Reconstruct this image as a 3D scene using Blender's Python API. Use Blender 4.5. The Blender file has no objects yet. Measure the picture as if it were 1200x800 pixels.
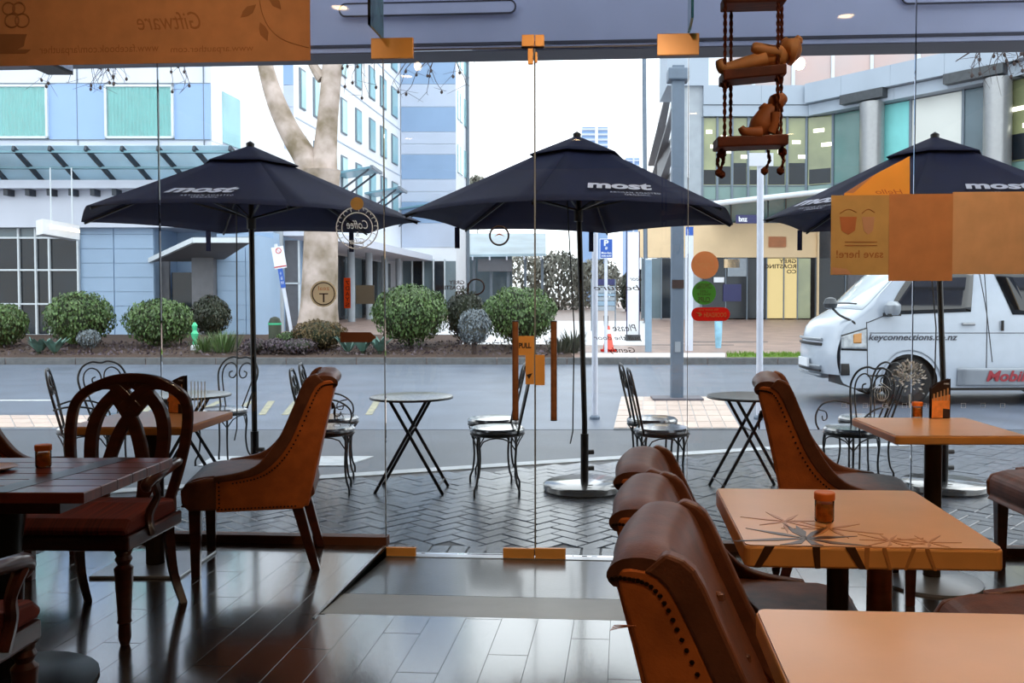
import bpy, bmesh, math, random
from mathutils import Vector, Matrix
random.seed(7)
pi = math.pi
scene = bpy.context.scene
COL = scene.collection
# ------------------------------------------------------------------ camera
F, PX, PY, HOR = 1040.0, 665.0, 385.0, 354.0       # focal length and principal point in pixels of the 1200x800 photo
EYE = 1.33
YAW = math.radians(3.75)
PITCH = math.atan((PY - HOR) / F)
cam_d = bpy.data.cameras.new('camera'); cam = bpy.data.objects.new('camera', cam_d); COL.objects.link(cam)
cam.location = (0, 0, EYE); cam.rotation_euler = (pi / 2 - PITCH, 0, YAW)
cam_d.sensor_width = 36.0; cam_d.lens = 36.0 * F / 1200.0
cam_d.shift_x = -(PX - 600) / 1200.0; cam_d.shift_y = (PY - 400) / 1200.0
cam_d.clip_start = 0.05; cam_d.clip_end = 1500
scene.camera = cam
# ------------------------------------------------------------------ sky, sun, exposure
w = bpy.data.worlds.new('overcast_sky'); scene.world = w; w.use_nodes = True
bg = w.node_tree.nodes['Background']; bg.inputs[0].default_value = (0.90, 0.95, 1.0, 1); bg.inputs[1].default_value = 1.7
sd = bpy.data.lights.new('hazy_sun', 'SUN'); sd.energy = 0.6; sd.angle = math.radians(50); sd.color = (1.0, 0.97, 0.93)
sun = bpy.data.objects.new('hazy_sun', sd); COL.objects.link(sun)
sun.rotation_euler = (Vector((-0.75, -0.35, -0.75))).to_track_quat('-Z', 'Y').to_euler()
vs = scene.view_settings
vs.view_transform = 'Standard'; vs.look = 'None'; vs.gamma = 1.0; vs.use_curve_mapping = False
vs.exposure = 0.72

# ------------------------------------------------------------------ pixel -> place helpers
def W(r, d, z=0.0):          # view frame (right, depth, height) -> world
    return Vector((r * math.cos(YAW) - d * math.sin(YAW), r * math.sin(YAW) + d * math.cos(YAW), z))
def ray(px, py):
    u = (PY - py) / F; c, s = math.cos(PITCH), math.sin(PITCH)
    return (px - PX) / F, c + u * s, -s + u * c
def gp(px, py, z):           # pixel on a level surface at height z -> (r, d)
    r, d, q = ray(px, py); t = (z - EYE) / q
    return r * t, d * t
def gw(px, py, z):
    r, d = gp(px, py, z); return W(r, d, z)
def vd(px, py, d):           # pixel at depth d -> (r, d, z)
    r, dd, q = ray(px, py); t = d / dd
    return (r * t, d, EYE + q * t)
def vw(px, py, d):
    return W(*vd(px, py, d))
def R_(px, d): return (px - PX) / F * d
def Z_(py, d): return EYE + (HOR - py) / F * d
PAVE, ROAD = -0.06, -0.09
YG = gw(627, 653, PAVE).y    # plane of the shop front glass
def gl(px, py, off=0.0):     # pixel on the shop front glass -> world
    r, d, q = ray(px, py); v = W(r, d, q); t = (YG - off) / v.y
    return Vector((v.x * t, YG - off, EYE + v.z * t))

# ------------------------------------------------------------------ materials
def lin(c):
    c = c / 255.0
    return c / 12.92 if c <= 0.04045 else ((c + 0.055) / 1.055) ** 2.4
MATS = {}
def mat(name, rgb, rough=0.6, metal=0.0, var=0.12, scale=6.0, bump=0.0, bscale=60.0, spec=0.5, coat=0.0, rgb2=None, stretch=None, island=0.0, detail=4.0, thru=0.0, cior=1.6):
    m = bpy.data.materials.new(name); m.use_nodes = True; nt = m.node_tree; N, L = nt.nodes, nt.links
    b = N['Principled BSDF']
    b.inputs['Roughness'].default_value = rough; b.inputs['Metallic'].default_value = metal
    b.inputs['Specular IOR Level'].default_value = spec; b.inputs['Coat Weight'].default_value = coat; b.inputs['Coat Roughness'].default_value = 0.12; b.inputs['Coat IOR'].default_value = cior
    c = [lin(v) for v in rgb]
    c2 = [lin(v) for v in rgb2] if rgb2 else [min(1, v * (1 + var)) for v in c]
    c1 = c if rgb2 else [v * (1 - var) for v in c]
    tc = N.new('ShaderNodeTexCoord'); mp = N.new('ShaderNodeMapping'); nz = N.new('ShaderNodeTexNoise'); mx = N.new('ShaderNodeMix'); mx.data_type = 'RGBA'
    L.new(tc.outputs['Object'], mp.inputs[0]); L.new(mp.outputs[0], nz.inputs['Vector'])
    if stretch: mp.inputs['Scale'].default_value = stretch
    nz.inputs['Scale'].default_value = scale; nz.inputs['Detail'].default_value = detail
    rp = N.new('ShaderNodeMapRange'); rp.inputs[1].default_value = 0.35; rp.inputs[2].default_value = 0.65
    L.new(nz.outputs[0], rp.inputs[0]); L.new(rp.outputs[0], mx.inputs[0])
    mx.inputs[6].default_value = (*c1, 1); mx.inputs[7].default_value = (*c2, 1)
    out = mx.outputs[2]
    if island > 0:
        gi = N.new('ShaderNodeNewGeometry'); oi = N.new('ShaderNodeObjectInfo'); ad = N.new('ShaderNodeMath'); fr = N.new('ShaderNodeMath'); fr.operation = 'FRACT'
        L.new(gi.outputs['Random Per Island'], ad.inputs[0]); L.new(oi.outputs['Random'], ad.inputs[1]); L.new(ad.outputs[0], fr.inputs[0])
        mr = N.new('ShaderNodeMapRange'); mr.inputs[3].default_value = 1 - island; mr.inputs[4].default_value = 1 + island
        L.new(fr.outputs[0], mr.inputs[0])
        hv = N.new('ShaderNodeHueSaturation'); L.new(mr.outputs[0], hv.inputs['Value']); L.new(out, hv.inputs['Color']); out = hv.outputs[0]
    L.new(out, b.inputs['Base Color'])
    if bump > 0:
        n2 = N.new('ShaderNodeTexNoise'); n2.inputs['Scale'].default_value = bscale; n2.inputs['Detail'].default_value = 3
        L.new(mp.outputs[0], n2.inputs['Vector'])
        bp = N.new('ShaderNodeBump'); bp.inputs['Strength'].default_value = bump; bp.inputs['Distance'].default_value = 0.01
        L.new(n2.outputs[0], bp.inputs['Height']); L.new(bp.outputs[0], b.inputs['Normal'])
    if thru > 0:
        tl = N.new('ShaderNodeBsdfTranslucent'); ms = N.new('ShaderNodeMixShader'); ms.inputs[0].default_value = thru
        L.new(out, tl.inputs[0]); L.new(b.outputs[0], ms.inputs[1]); L.new(tl.outputs[0], ms.inputs[2]); L.new(ms.outputs[0], N['Material Output'].inputs[0])
    MATS[name] = m
    return m
def glassmat(name, tint=(1, 1, 1), ior=1.45, rough=0.0, dirt=0.0):
    m = bpy.data.materials.new(name); m.use_nodes = True; nt = m.node_tree; N, L = nt.nodes, nt.links
    for n in list(N): N.remove(n)
    o = N.new('ShaderNodeOutputMaterial'); mx = N.new('ShaderNodeMixShader'); t = N.new('ShaderNodeBsdfTransparent'); g = N.new('ShaderNodeBsdfGlossy'); f = N.new('ShaderNodeFresnel')
    f.inputs[0].default_value = ior; t.inputs[0].default_value = (*tint, 1); g.inputs['Roughness'].default_value = rough; g.inputs[0].default_value = (1, 1, 1, 1)
    L.new(f.outputs[0], mx.inputs[0]); L.new(t.outputs[0], mx.inputs[1]); L.new(g.outputs[0], mx.inputs[2]); L.new(mx.outputs[0], o.inputs[0])
    return m
def emit(name, rgb, s):
    m = bpy.data.materials.new(name); m.use_nodes = True; b = m.node_tree.nodes['Principled BSDF']
    c = [lin(v) for v in rgb]; b.inputs['Base Color'].default_value = (*c, 1)
    b.inputs['Emission Color'].default_value = (*c, 1); b.inputs['Emission Strength'].default_value = s
    return m

# ------------------------------------------------------------------ mesh builder
def crom(pts, n=6, closed=False):
    P = [Vector(p) for p in pts]; out = []; m = len(P)
    for i in range(m if closed else m - 1):
        if closed: a, b, c, e = P[(i - 1) % m], P[i], P[(i + 1) % m], P[(i + 2) % m]
        else: a, b, c, e = P[max(i - 1, 0)], P[i], P[i + 1], P[min(i + 2, m - 1)]
        for k in range(n):
            t = k / n
            out.append(0.5 * ((2 * b) + (c - a) * t + (2 * a - 5 * b + 4 * c - e) * t * t + (3 * b - a - 3 * c + e) * t ** 3))
    if not closed: out.append(P[-1])
    return out
class MB:
    def __init__(s, org=(0, 0, 0)):
        s.v = []; s.f = []; s.o = Vector(org)
    def add(s, vs, fs):
        k = len(s.v); s.v += [Vector(p) - s.o for p in vs]; s.f += [tuple(i + k for i in f) for f in fs]; return s
    def box(s, x0, x1, y0, y1, z0, z1, bev=0.0):
        if x0 > x1: x0, x1 = x1, x0
        if y0 > y1: y0, y1 = y1, y0
        if z0 > z1: z0, z1 = z1, z0
        if bev <= 0:
            return s.add([(x0, y0, z0), (x1, y0, z0), (x1, y1, z0), (x0, y1, z0), (x0, y0, z1), (x1, y0, z1), (x1, y1, z1), (x0, y1, z1)],
                         [(3, 2, 1, 0), (4, 5, 6, 7), (0, 1, 5, 4), (1, 2, 6, 5), (2, 3, 7, 6), (3, 0, 4, 7)])
        b = bev; ring = lambda i, z: [(x0 + i, y0 + i, z), (x1 - i, y0 + i, z), (x1 - i, y1 - i, z), (x0 + i, y1 - i, z)]
        vs = ring(b, z0) + ring(0, z0 + b) + ring(0, z1 - b) + ring(b, z1)
        fs = [(3, 2, 1, 0), (12, 13, 14, 15)]
        for l in range(3):
            for k in range(4):
                a = l * 4 + k; c = l * 4 + (k + 1) % 4
                fs.append((a, c, c + 4, a + 4))
        return s.add(vs, fs)
    def beam(s, a, b, wd, ht=None, up=(0, 0, 1)):
        a, b = Vector(a), Vector(b); ht = ht or wd; t = (b - a).normalized(); u = Vector(up)
        if abs(t.dot(u)) > 0.98: u = Vector((0, 1, 0))
        sx = t.cross(u).normalized() * wd / 2; sy = sx.cross(t).normalized() * ht / 2
        vs = [p + i * sx + j * sy for p in (a, b) for i, j in ((-1, -1), (1, -1), (1, 1), (-1, 1))]
        return s.add(vs, [(3, 2, 1, 0), (4, 5, 6, 7), (0, 1, 5, 4), (1, 2, 6, 5), (2, 3, 7, 6), (3, 0, 4, 7)])
    def tube(s, pts, rad, seg=6, closed=False, smooth=0, caps=True):
        P = crom(pts, smooth, closed) if smooth else [Vector(p) for p in pts]
        n = len(P)
        if not hasattr(rad, '__len__'): rr = [rad] * n
        else:
            m = len(rad); rr = []
            for i in range(n):
                q = i / (n - 1) * (m - 1); a = min(int(q), m - 2); rr.append(rad[a] * (1 - q + a) + rad[a + 1] * (q - a))
        vs = []; fs = []; prev = None
        for i in range(n):
            if closed: t = P[(i + 1) % n] - P[i - 1]
            else: t = P[min(i + 1, n - 1)] - P[max(i - 1, 0)]
            t = t.normalized() if t.length > 1e-9 else Vector((0, 0, 1))
            if prev is None:
                u = Vector((0, 0, 1)) if abs(t.z) < 0.9 else Vector((1, 0, 0)); u = (u - t * u.dot(t)).normalized()
            else:
                u = prev - t * prev.dot(t); u = u.normalized() if u.length > 1e-6 else Vector((1, 0, 0))
            prev = u; x = t.cross(u)
            for k in range(seg):
                a = 2 * pi * k / seg; vs.append(P[i] + (u * math.cos(a) + x * math.sin(a)) * rr[i])
        for i in range(n if closed else n - 1):
            for k in range(seg):
                a = i * seg + k; b = i * seg + (k + 1) % seg; c = ((i + 1) % n) * seg
                fs.append((a, b, c + (k + 1) % seg, c + k))
        if caps and not closed:
            fs.append(tuple(reversed(range(seg)))); fs.append(tuple(range((n - 1) * seg, n * seg)))
        return s.add(vs, fs)
    def lathe(s, prof, seg=20, c=(0, 0, 0), sq=1.0):
        vs = []; fs = []; n = len(prof)
        for (r, z) in prof:
            for k in range(seg):
                a = 2 * pi * k / seg; vs.append((c[0] + r * math.cos(a), c[1] + r * math.sin(a) * sq, c[2] + z))
        for i in range(n - 1):
            for k in range(seg):
                a = i * seg + k; b = i * seg + (k + 1) % seg; fs.append((a, b, b + seg, a + seg))
        fs.append(tuple(reversed(range(seg)))); fs.append(tuple(range((n - 1) * seg, n * seg)))
        return s.add(vs, fs)
    def prism(s, poly, a0, a1, axis='y'):          # 2D outline extruded; axis y: (x,z) outline, axis x: (y,z), axis z: (x,y)
        def p(q, a):
            return {'y': (q[0], a, q[1]), 'x': (a, q[0], q[1]), 'z': (q[0], q[1], a)}[axis]
        n = len(poly); vs = [p(q, a0) for q in poly] + [p(q, a1) for q in poly]
        fs = [tuple(range(n)), tuple(reversed(range(n, 2 * n)))] + [(i, i + n, (i + 1) % n + n, (i + 1) % n) for i in range(n)]
        return s.add(vs, fs)
    def quad(s, a, b, c, d): return s.add([a, b, c, d], [(0, 1, 2, 3)])
    def slab(s, corners, dz):                      # thick sheet from a list of 3D corners
        n = len(corners); c = [Vector(p) for p in corners]; dv = Vector(dz) if hasattr(dz, '__len__') else Vector((0, 0, dz))
        return s.add(c + [p + dv for p in c], [tuple(range(n)), tuple(reversed(range(n, 2 * n)))] + [(i, i + n, (i + 1) % n + n, (i + 1) % n) for i in range(n)])
    def grid(s, fn, nu, nv, cu=False):
        vs = [fn(i / nu, j / nv) for i in range(nu + 1) for j in range(nv + 1)]
        fs = [(i * (nv + 1) + j, (i + 1) * (nv + 1) + j, (i + 1) * (nv + 1) + j + 1, i * (nv + 1) + j + 1) for i in range(nu) for j in range(nv)]
        return s.add(vs, fs)
    def mesh(s, name, m, smooth=False):
        me = bpy.data.meshes.new(name); me.from_pydata([tuple(v) for v in s.v], [], s.f)
        bm = bmesh.new(); bm.from_mesh(me); bmesh.ops.recalc_face_normals(bm, faces=bm.faces); bm.to_mesh(me); bm.free()
        if m: me.materials.append(m)
        if smooth:
            me.polygons.foreach_set('use_smooth', [True] * len(me.polygons))
            me.set_sharp_from_angle(angle=math.radians(38))
        me.update(); return me
    def build(s, name, m, parent=None, smooth=False, bevel=0.0, subsurf=0, solid=0.0):
        o = bpy.data.objects.new(name, s.mesh(name, m, smooth)); COL.objects.link(o)
        if parent: o.parent = parent
        if solid > 0:
            q = o.modifiers.new('solid', 'SOLIDIFY'); q.thickness = solid; q.offset = 0
        if bevel > 0:
            q = o.modifiers.new('bevel', 'BEVEL'); q.width = bevel; q.segments = 2; q.limit_method = 'ANGLE'; q.angle_limit = math.radians(40)
        if subsurf:
            q = o.modifiers.new('sub', 'SUBSURF'); q.levels = q.render_levels = subsurf
        return o
def tag(o, label=None, cat=None, group=None, kind=None):
    if label: o['label'] = label
    if cat: o['category'] = cat
    if group: o['group'] = group
    if kind: o['kind'] = kind
    return o
def thing(name, label, cat, loc=(0, 0, 0), rotz=0.0, group=None, scale=None):
    o = bpy.data.objects.new(name, None); COL.objects.link(o); o.empty_display_size = 0.1
    o.location = loc; o.rotation_euler = (0, 0, rotz)
    if scale: o.scale = scale
    return tag(o, label, cat, group)
def struct(o): o['kind'] = 'structure'; return o
KIDS = {}
def copy_tree(o, parent=None):
    c = o.copy(); COL.objects.link(c)
    if parent: c.parent = parent
    for ch in list(o.children): copy_tree(ch, c)
    return c
def inst(name, me, parent, loc, rotz=0.0):
    o = bpy.data.objects.new(name, me); COL.objects.link(o); o.location = loc; o.rotation_euler = (0, 0, rotz)
    if parent: o.parent = parent
    return o
def text_mesh(body, size, m, mirror=False, shear=0.0, bold=0.0, width=None, height=None, extrude=0.0, spacing=1.0):
    cu = bpy.data.curves.new('txt', 'FONT'); cu.body = body; cu.size = size; cu.align_x = 'CENTER'; cu.align_y = 'CENTER'; cu.shear = shear; cu.offset = bold; cu.extrude = extrude
    cu.space_character = spacing; cu.resolution_u = 3
    ob = bpy.data.objects.new('txt', cu); COL.objects.link(ob)
    dg = bpy.context.evaluated_depsgraph_get(); me = bpy.data.meshes.new_from_object(ob.evaluated_get(dg))
    bpy.data.objects.remove(ob); bpy.data.curves.remove(cu)
    xs = [v.co.x for v in me.vertices]; ys = [v.co.y for v in me.vertices]
    cx, cy = (min(xs) + max(xs)) / 2, (min(ys) + max(ys)) / 2
    sx = width / (max(xs) - min(xs)) if width else 1.0; sy = height / (max(ys) - min(ys)) if height else (sx if width else 1.0)
    for v in me.vertices: v.co = Vector(((v.co.x - cx) * sx * (-1 if mirror else 1), (v.co.y - cy) * sy, v.co.z))
    me.materials.clear(); me.materials.append(m); return me
def text_obj(name, me, parent, mtx):
    o = bpy.data.objects.new(name, me); COL.objects.link(o)
    if parent: o.parent = parent
    o.matrix_local = mtx; return o
def frame_mtx(loc, ex, ey):
    ex, ey = Vector(ex).normalized(), Vector(ey); ey = (ey - ex * ey.dot(ex)).normalized(); ez = ex.cross(ey)
    m = Matrix((ex, ey, ez)).transposed().to_4x4(); m.translation = Vector(loc); return m

# ------------------------------------------------------------------ palette
M = {}
def mk(k, *a, **kw): M[k] = mat(k, *a, **kw)
mk('floor_wood', (44, 38, 36), 0.2, var=0.25, scale=3, stretch=(6, 0.6, 1), island=0.3, bump=0.03, bscale=30, spec=1.0, coat=1.0, cior=2.0)
mk('floor_base', (28, 25, 24), 0.4)
mk('ramp', (62, 64, 66), 0.33, var=0.15, scale=5, bump=0.1, bscale=90, coat=0.5)
mk('ramp_strip', (150, 156, 160), 0.35, var=0.06)
mk('alu_trim', (170, 172, 175), 0.3, metal=0.9, var=0.05)
mk('dark_wood', (66, 26, 14), 0.28, var=0.3, scale=5, stretch=(1, 1, 6), coat=0.4)
mk('table_wood', (112, 44, 24), 0.3, var=0.3, scale=6, stretch=(1, 8, 1), coat=0.3, island=0.15)
mk('inlay', (58, 40, 36), 0.3, var=0.2)
mk('leather_brown', (104, 58, 36), 0.42, var=0.25, scale=14, bump=0.1, bscale=160, spec=0.35)
mk('leather_orange', (190, 98, 42), 0.48, var=0.2, scale=10, bump=0.1, bscale=160, spec=0.3)
mk('stud', (58, 34, 16), 0.35, metal=0.7, var=0.1)
mk('seat_stripe', (120, 34, 14), 0.75, rgb2=(78, 18, 8), scale=3, stretch=(1, 30, 1))
mk('laminate', (222, 164, 112), 0.28, var=0.05, scale=4, bump=0.01, coat=0.15)
mk('laminate_edge', (222, 148, 76), 0.35, var=0.08)
mk('inlay_dark', (74, 44, 24), 0.3, var=0.1)
mk('inlay_mid', (186, 118, 60), 0.3, var=0.1)
mk('black_metal', (20, 20, 21), 0.35, metal=0.5, var=0.15)
mk('dark_post', (62, 48, 36), 0.3, metal=0.3, var=0.1)
mk('steel', (170, 172, 176), 0.3, metal=0.6, var=0.06)
mk('wall_warm', (214, 176, 128), 0.8, var=0.08)
mk('ceiling_dark', (96, 84, 74), 0.85, var=0.05)
mk('rail_brown', (96, 52, 28), 0.5, var=0.15)
mk('brass', (224, 154, 76), 0.4, metal=0.1, var=0.06)
mk('copper_tube', (150, 96, 62), 0.25, metal=0.4, var=0.12, stretch=(1, 1, 5))
mk('poster_orange', (206, 148, 98), 0.8, var=0.06, scale=9, thru=0.6)
mk('poster_mustard', (206, 170, 110), 0.8, var=0.06, scale=9, thru=0.6)
mk('poster_tan', (220, 180, 138), 0.8, var=0.06, scale=9, thru=0.6)
mk('reflection_orange', (252, 198, 104), 0.8, var=0.04, thru=0.7)
mk('poster_ink', (176, 118, 72), 0.85, var=0.05, thru=0.6)
mk('poster_red', (206, 132, 84), 0.85, var=0.05, thru=0.6)
mk('poster_pink', (214, 170, 136), 0.85, var=0.05, thru=0.6)
mk('ink_dark', (46, 26, 22), 0.6, var=0.05)
mk('sticker_brown', (222, 168, 128), 0.7, var=0.05, thru=0.6)
mk('sticker_green', (84, 172, 76), 0.6, var=0.06, thru=0.6)
mk('sticker_red', (222, 36, 28), 0.6, var=0.05, thru=0.6)
mk('sticker_cream', (252, 246, 232), 0.7, var=0.04, thru=0.5)
mk('sticker_white', (236, 240, 244), 0.7, var=0.04, thru=0.5)
mk('sticker_grey', (150, 152, 152), 0.7, var=0.1, thru=0.5)
mk('sticker_orange', (226, 92, 30), 0.7, var=0.05, thru=0.5)
mk('rope', (112, 50, 20), 0.9, var=0.25, scale=60, bump=0.4, bscale=200)
mk('toy_plank', (116, 52, 28), 0.6, var=0.3, scale=12, stretch=(1, 8, 1))
mk('toy_wood', (226, 158, 100), 0.55, var=0.15, scale=10)
mk('toy_wood_dark', (176, 100, 54), 0.55, var=0.2, scale=10)
mk('jar_lid', (220, 112, 30), 0.5, var=0.08)
mk('jar_fill', (230, 150, 62), 0.6, var=0.2, scale=60)
mk('menu_dark', (36, 18, 14), 0.5, var=0.1)
mk('menu_orange', (222, 132, 62), 0.6, var=0.15, scale=40)
mk('plate', (196, 160, 140), 0.3, var=0.04)
# outside
mk('paver', (80, 86, 96), 0.26, var=0.14, scale=18, bump=0.12, bscale=120, island=0.22, spec=0.8)
mk('mortar', (52, 55, 61), 0.5, var=0.2, scale=40)
mk('kerb', (172, 178, 184), 0.55, var=0.12, scale=9, bump=0.1)
mk('kerb_grey', (92, 94, 96), 0.6, var=0.15, scale=9)
mk('asphalt', (92, 101, 116), 0.4, var=0.14, scale=1.2, bump=0.5, bscale=70, detail=10)
mk('asphalt_dark', (72, 78, 87), 0.46, var=0.14, scale=1.5, bump=0.4, bscale=70, detail=10)
mk('pad_tile', (196, 176, 164), 0.5, var=0.08, island=0.14)
mk('road_yellow', (160, 156, 128), 0.6, rgb2=(120, 122, 112), scale=14)
mk('road_white', (190, 194, 198), 0.6, var=0.15, scale=14)
mk('mulch', (78, 58, 48), 0.95, rgb2=(50, 38, 32), scale=30, bump=0.8, bscale=60)
mk('plaza', (150, 126, 116), 0.45, var=0.1, scale=2, rgb2=(122, 104, 98))
mk('plaza_pale', (198, 198, 200), 0.45, var=0.06, scale=3)
mk('grass', (110, 142, 48), 0.9, rgb2=(84, 118, 40), scale=40, island=0.2)
mk('leaf_green', (86, 112, 60), 0.5, rgb2=(58, 84, 42), scale=3, island=0.4)
mk('leaf_dark', (58, 66, 50), 0.6, rgb2=(42, 48, 40), scale=3, island=0.4)
mk('leaf_blue', (112, 122, 128), 0.6, rgb2=(86, 96, 102), scale=3, island=0.35)
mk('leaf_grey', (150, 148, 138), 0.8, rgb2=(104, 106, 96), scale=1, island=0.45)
mk('leaf_teal', (96, 130, 122), 0.5, rgb2=(70, 104, 92), scale=3, island=0.25)
mk('leaf_purple', (84, 72, 84), 0.6, rgb2=(66, 56, 54), scale=3, island=0.4)
mk('leaf_rust', (92, 70, 40), 0.7, rgb2=(70, 64, 34), scale=3, island=0.4)
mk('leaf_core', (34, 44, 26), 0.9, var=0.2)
mk('core_grey', (84, 84, 76), 0.9, var=0.2)
mk('bark', (196, 180, 172), 0.85, rgb2=(120, 106, 84), scale=1.6, bump=0.4, bscale=8, detail=6)
mk('twig', (58, 46, 44), 0.9, var=0.2)
mk('umb_navy', (12, 20, 54), 0.8, var=0.12, scale=4, bump=0.1, bscale=200, spec=0.3)
mk('umb_text', (206, 210, 224), 0.7, var=0.03)
mk('umb_base', (60, 62, 64), 0.22, var=0.2, scale=5, spec=1.0, coat=1.0, cior=2.0)
mk('cushion', (46, 54, 64), 0.22, var=0.2, scale=5, spec=1.0, coat=1.0, cior=2.0)
mk('iron', (26, 28, 30), 0.35, metal=0.4, var=0.15)
mk('bistro_top', (176, 176, 170), 0.3, var=0.35, scale=40, metal=0.1, coat=0.5)
mk('van_white', (180, 190, 202), 0.22, var=0.03, coat=0.4)
mk('van_silver', (148, 155, 163), 0.3, metal=0.3, var=0.04)
mk('van_glass', (18, 22, 26), 0.06, var=0.1, spec=0.8)
mk('van_glass_pale', (196, 206, 214), 0.05, var=0.08, scale=2, spec=0.8)
mk('black_plastic', (24, 25, 27), 0.45, var=0.15)
mk('rubber', (20, 20, 21), 0.75, var=0.15)
mk('hub', (52, 54, 58), 0.4, metal=0.5, var=0.1)
mk('lamp_clear', (132, 140, 146), 0.06, rgb2=(190, 196, 200), scale=9, spec=0.9)
mk('lamp_amber', (214, 150, 80), 0.2, var=0.1)
mk('txt_navy', (44, 46, 58), 0.5, var=0.04)
mk('txt_maroon', (150, 34, 48), 0.5, var=0.04)
mk('facade_white', (206, 212, 226), 0.7, var=0.03, scale=0.8)
mk('fascia_pale', (158, 170, 184), 0.7, var=0.03, scale=0.8)
mk('facade_lit', (236, 240, 246), 0.7, var=0.03, scale=0.8)  # lighter white: brightness of the lit side faces put into the colour
mk('facade_blue', (146, 174, 214), 0.65, var=0.03, scale=0.8)
mk('panel_blue', (150, 176, 204), 0.5, var=0.04, scale=0.8)
mk('facade_bluegrey', (140, 166, 198), 0.65, var=0.03, scale=0.8)
mk('facade_lav', (186, 196, 214), 0.65, var=0.03, scale=0.8)
mk('win_teal', (150, 196, 204), 0.12, var=0.1, scale=0.8, spec=0.8)
mk('win_dark', (30, 38, 46), 0.08, var=0.4, scale=0.5, spec=0.35)
mk('win_mid', (96, 112, 120), 0.1, var=0.2, scale=0.5, spec=0.45)
mk('win_green', (96, 128, 124), 0.08, var=0.2, scale=0.4, spec=0.8)
mk('win_lit', (150, 156, 112), 0.12, rgb2=(118, 124, 92), scale=0.5, spec=0.8)
mk('win_pink_sky', (196, 168, 162), 0.15, rgb2=(184, 172, 172), scale=0.3, spec=0.4)  # reflected pink sky painted into the glass colour
mk('win_blind', (206, 210, 206), 0.3, var=0.04, scale=0.5)
mk('curtain', (128, 206, 206), 0.8, var=0.05, scale=2)
mk('mullion', (206, 214, 220), 0.5, var=0.03)
mk('mullion_grey', (104, 116, 128), 0.45, var=0.05)
mk('canopy_glass', (200, 216, 224), 0.2, var=0.08, scale=0.6, spec=0.6, thru=0.6)
mk('canopy_teal', (104, 146, 160), 0.25, var=0.12, scale=0.6)
mk('rafter', (46, 56, 68), 0.5, var=0.1)
mk('soffit', (104, 106, 112), 0.7, var=0.08)
mk('concrete', (158, 166, 174), 0.75, var=0.06, scale=3, bump=0.15, bscale=20)
mk('col_silver', (150, 152, 154), 0.32, metal=0.5, var=0.04)
mk('fixture', (70, 74, 78), 0.4, metal=0.5, var=0.1)
mk('beige_wall', (222, 196, 158), 0.75, var=0.05, scale=1)
mk('pole_grey', (98, 112, 128), 0.5, metal=0.2, var=0.06)
mk('pole_white', (204, 210, 224), 0.45, var=0.04)
mk('pole_blue', (128, 152, 172), 0.5, var=0.05)
mk('sign_white', (226, 230, 236), 0.5, var=0.03)
mk('sign_blue', (34, 84, 170), 0.5, var=0.04)
mk('sign_navy', (40, 44, 92), 0.5, var=0.05)
mk('sign_grey', (140, 150, 160), 0.5, var=0.06)
mk('cone_orange', (236, 100, 84), 0.6, var=0.05)
mk('hydrant', (70, 190, 140), 0.5, var=0.15)
mk('sculpt_blue', (140, 190, 214), 0.4, var=0.15)
mk('verandah', (174, 180, 206), 0.6, var=0.06, scale=1.5)
mk('verandah_roof', (214, 216, 220), 0.6, var=0.05, thru=0.8)
mk('verandah_dark', (100, 98, 106), 0.6, var=0.1, scale=1.5)
mk('verandah_line', (58, 58, 70), 0.6, var=0.1)
mk('tower', (126, 156, 196), 0.6, var=0.05, scale=0.1)
M['glass'] = glassmat('glass', (0.97, 0.985, 0.98))
M['glass_green'] = glassmat('glass_green', (0.35, 0.6, 0.5))
M['jar_glass'] = glassmat('jar_glass', (0.97, 0.9, 0.8), rough=0.03)
M['lamp'] = emit('lamp_emit', (255, 214, 160), 14.0)
M['tube_light'] = emit('tube_light', (255, 250, 230), 1.6)
M['lobby'] = emit('lobby_glow', (214, 190, 132), 0.22)
M['sign_glow'] = emit('sign_glow', (255, 226, 190), 1.5)

# ================================================================== THE CAFE SHELL
RX0, RX1, RY0, CEIL = -4.6, 3.6, -3.6, 3.3
xl, xr = gw(452, 640, 0).x, gw(806, 645, 0).x
y_ramp = gw(560, 723, 0).y
fb = MB()
fb.box(RX0, xl, RY0, YG, -0.16, -0.012); fb.box(xr, RX1, RY0, YG, -0.16, -0.012); fb.box(xl, xr, RY0, y_ramp, -0.16, -0.012)
floor = struct(fb.build('floor', M['floor_base']))
pw, pl = 0.152, 0.92
plank_me = {}
def plank_mesh(wd, ln):
    k = (round(wd, 3), round(ln, 3))
    if k not in plank_me: plank_me[k] = MB().box(-wd / 2, wd / 2, -ln / 2, ln / 2, -0.011, 0.0, 0.0005).mesh('plank', M['floor_wood'])
    return plank_me[k]
i = 0; x = -3.1
while x < 2.6:
    y = 1.3 - (i * 0.37 % pl)
    while y < YG - 0.02:
        y0, y1 = max(y, 1.0), min(y + pl - 0.003, YG - 0.02)
        x0, x1 = x, x + pw - 0.0012
        if x1 > xl and x0 < xr:
            y1 = min(y1, y_ramp) if (x0 >= xl - 0.001 and x1 <= xr + 0.001) else y1
            if y1 > y_ramp:
                if x0 < xl: x1 = xl
                elif x1 > xr: x0 = xr
        if y1 - y0 > 0.004 and x1 - x0 > 0.01:
            inst('plank', plank_mesh(x1 - x0, y1 - y0), floor, ((x0 + x1) / 2, (y0 + y1) / 2, 0.0))
        y += pl
    x += pw; i += 1
y_mid = gw(560, 699, -0.02).y
zm = PAVE * (y_mid - y_ramp) / (YG - y_ramp)
o = MB().slab([(xl + .002, y_mid, zm), (xr - .002, y_mid, zm), (xr - .002, YG - .03, PAVE), (xl + .002, YG - .03, PAVE)], -0.05).build('ramp_mat', M['ramp'], floor)
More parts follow.
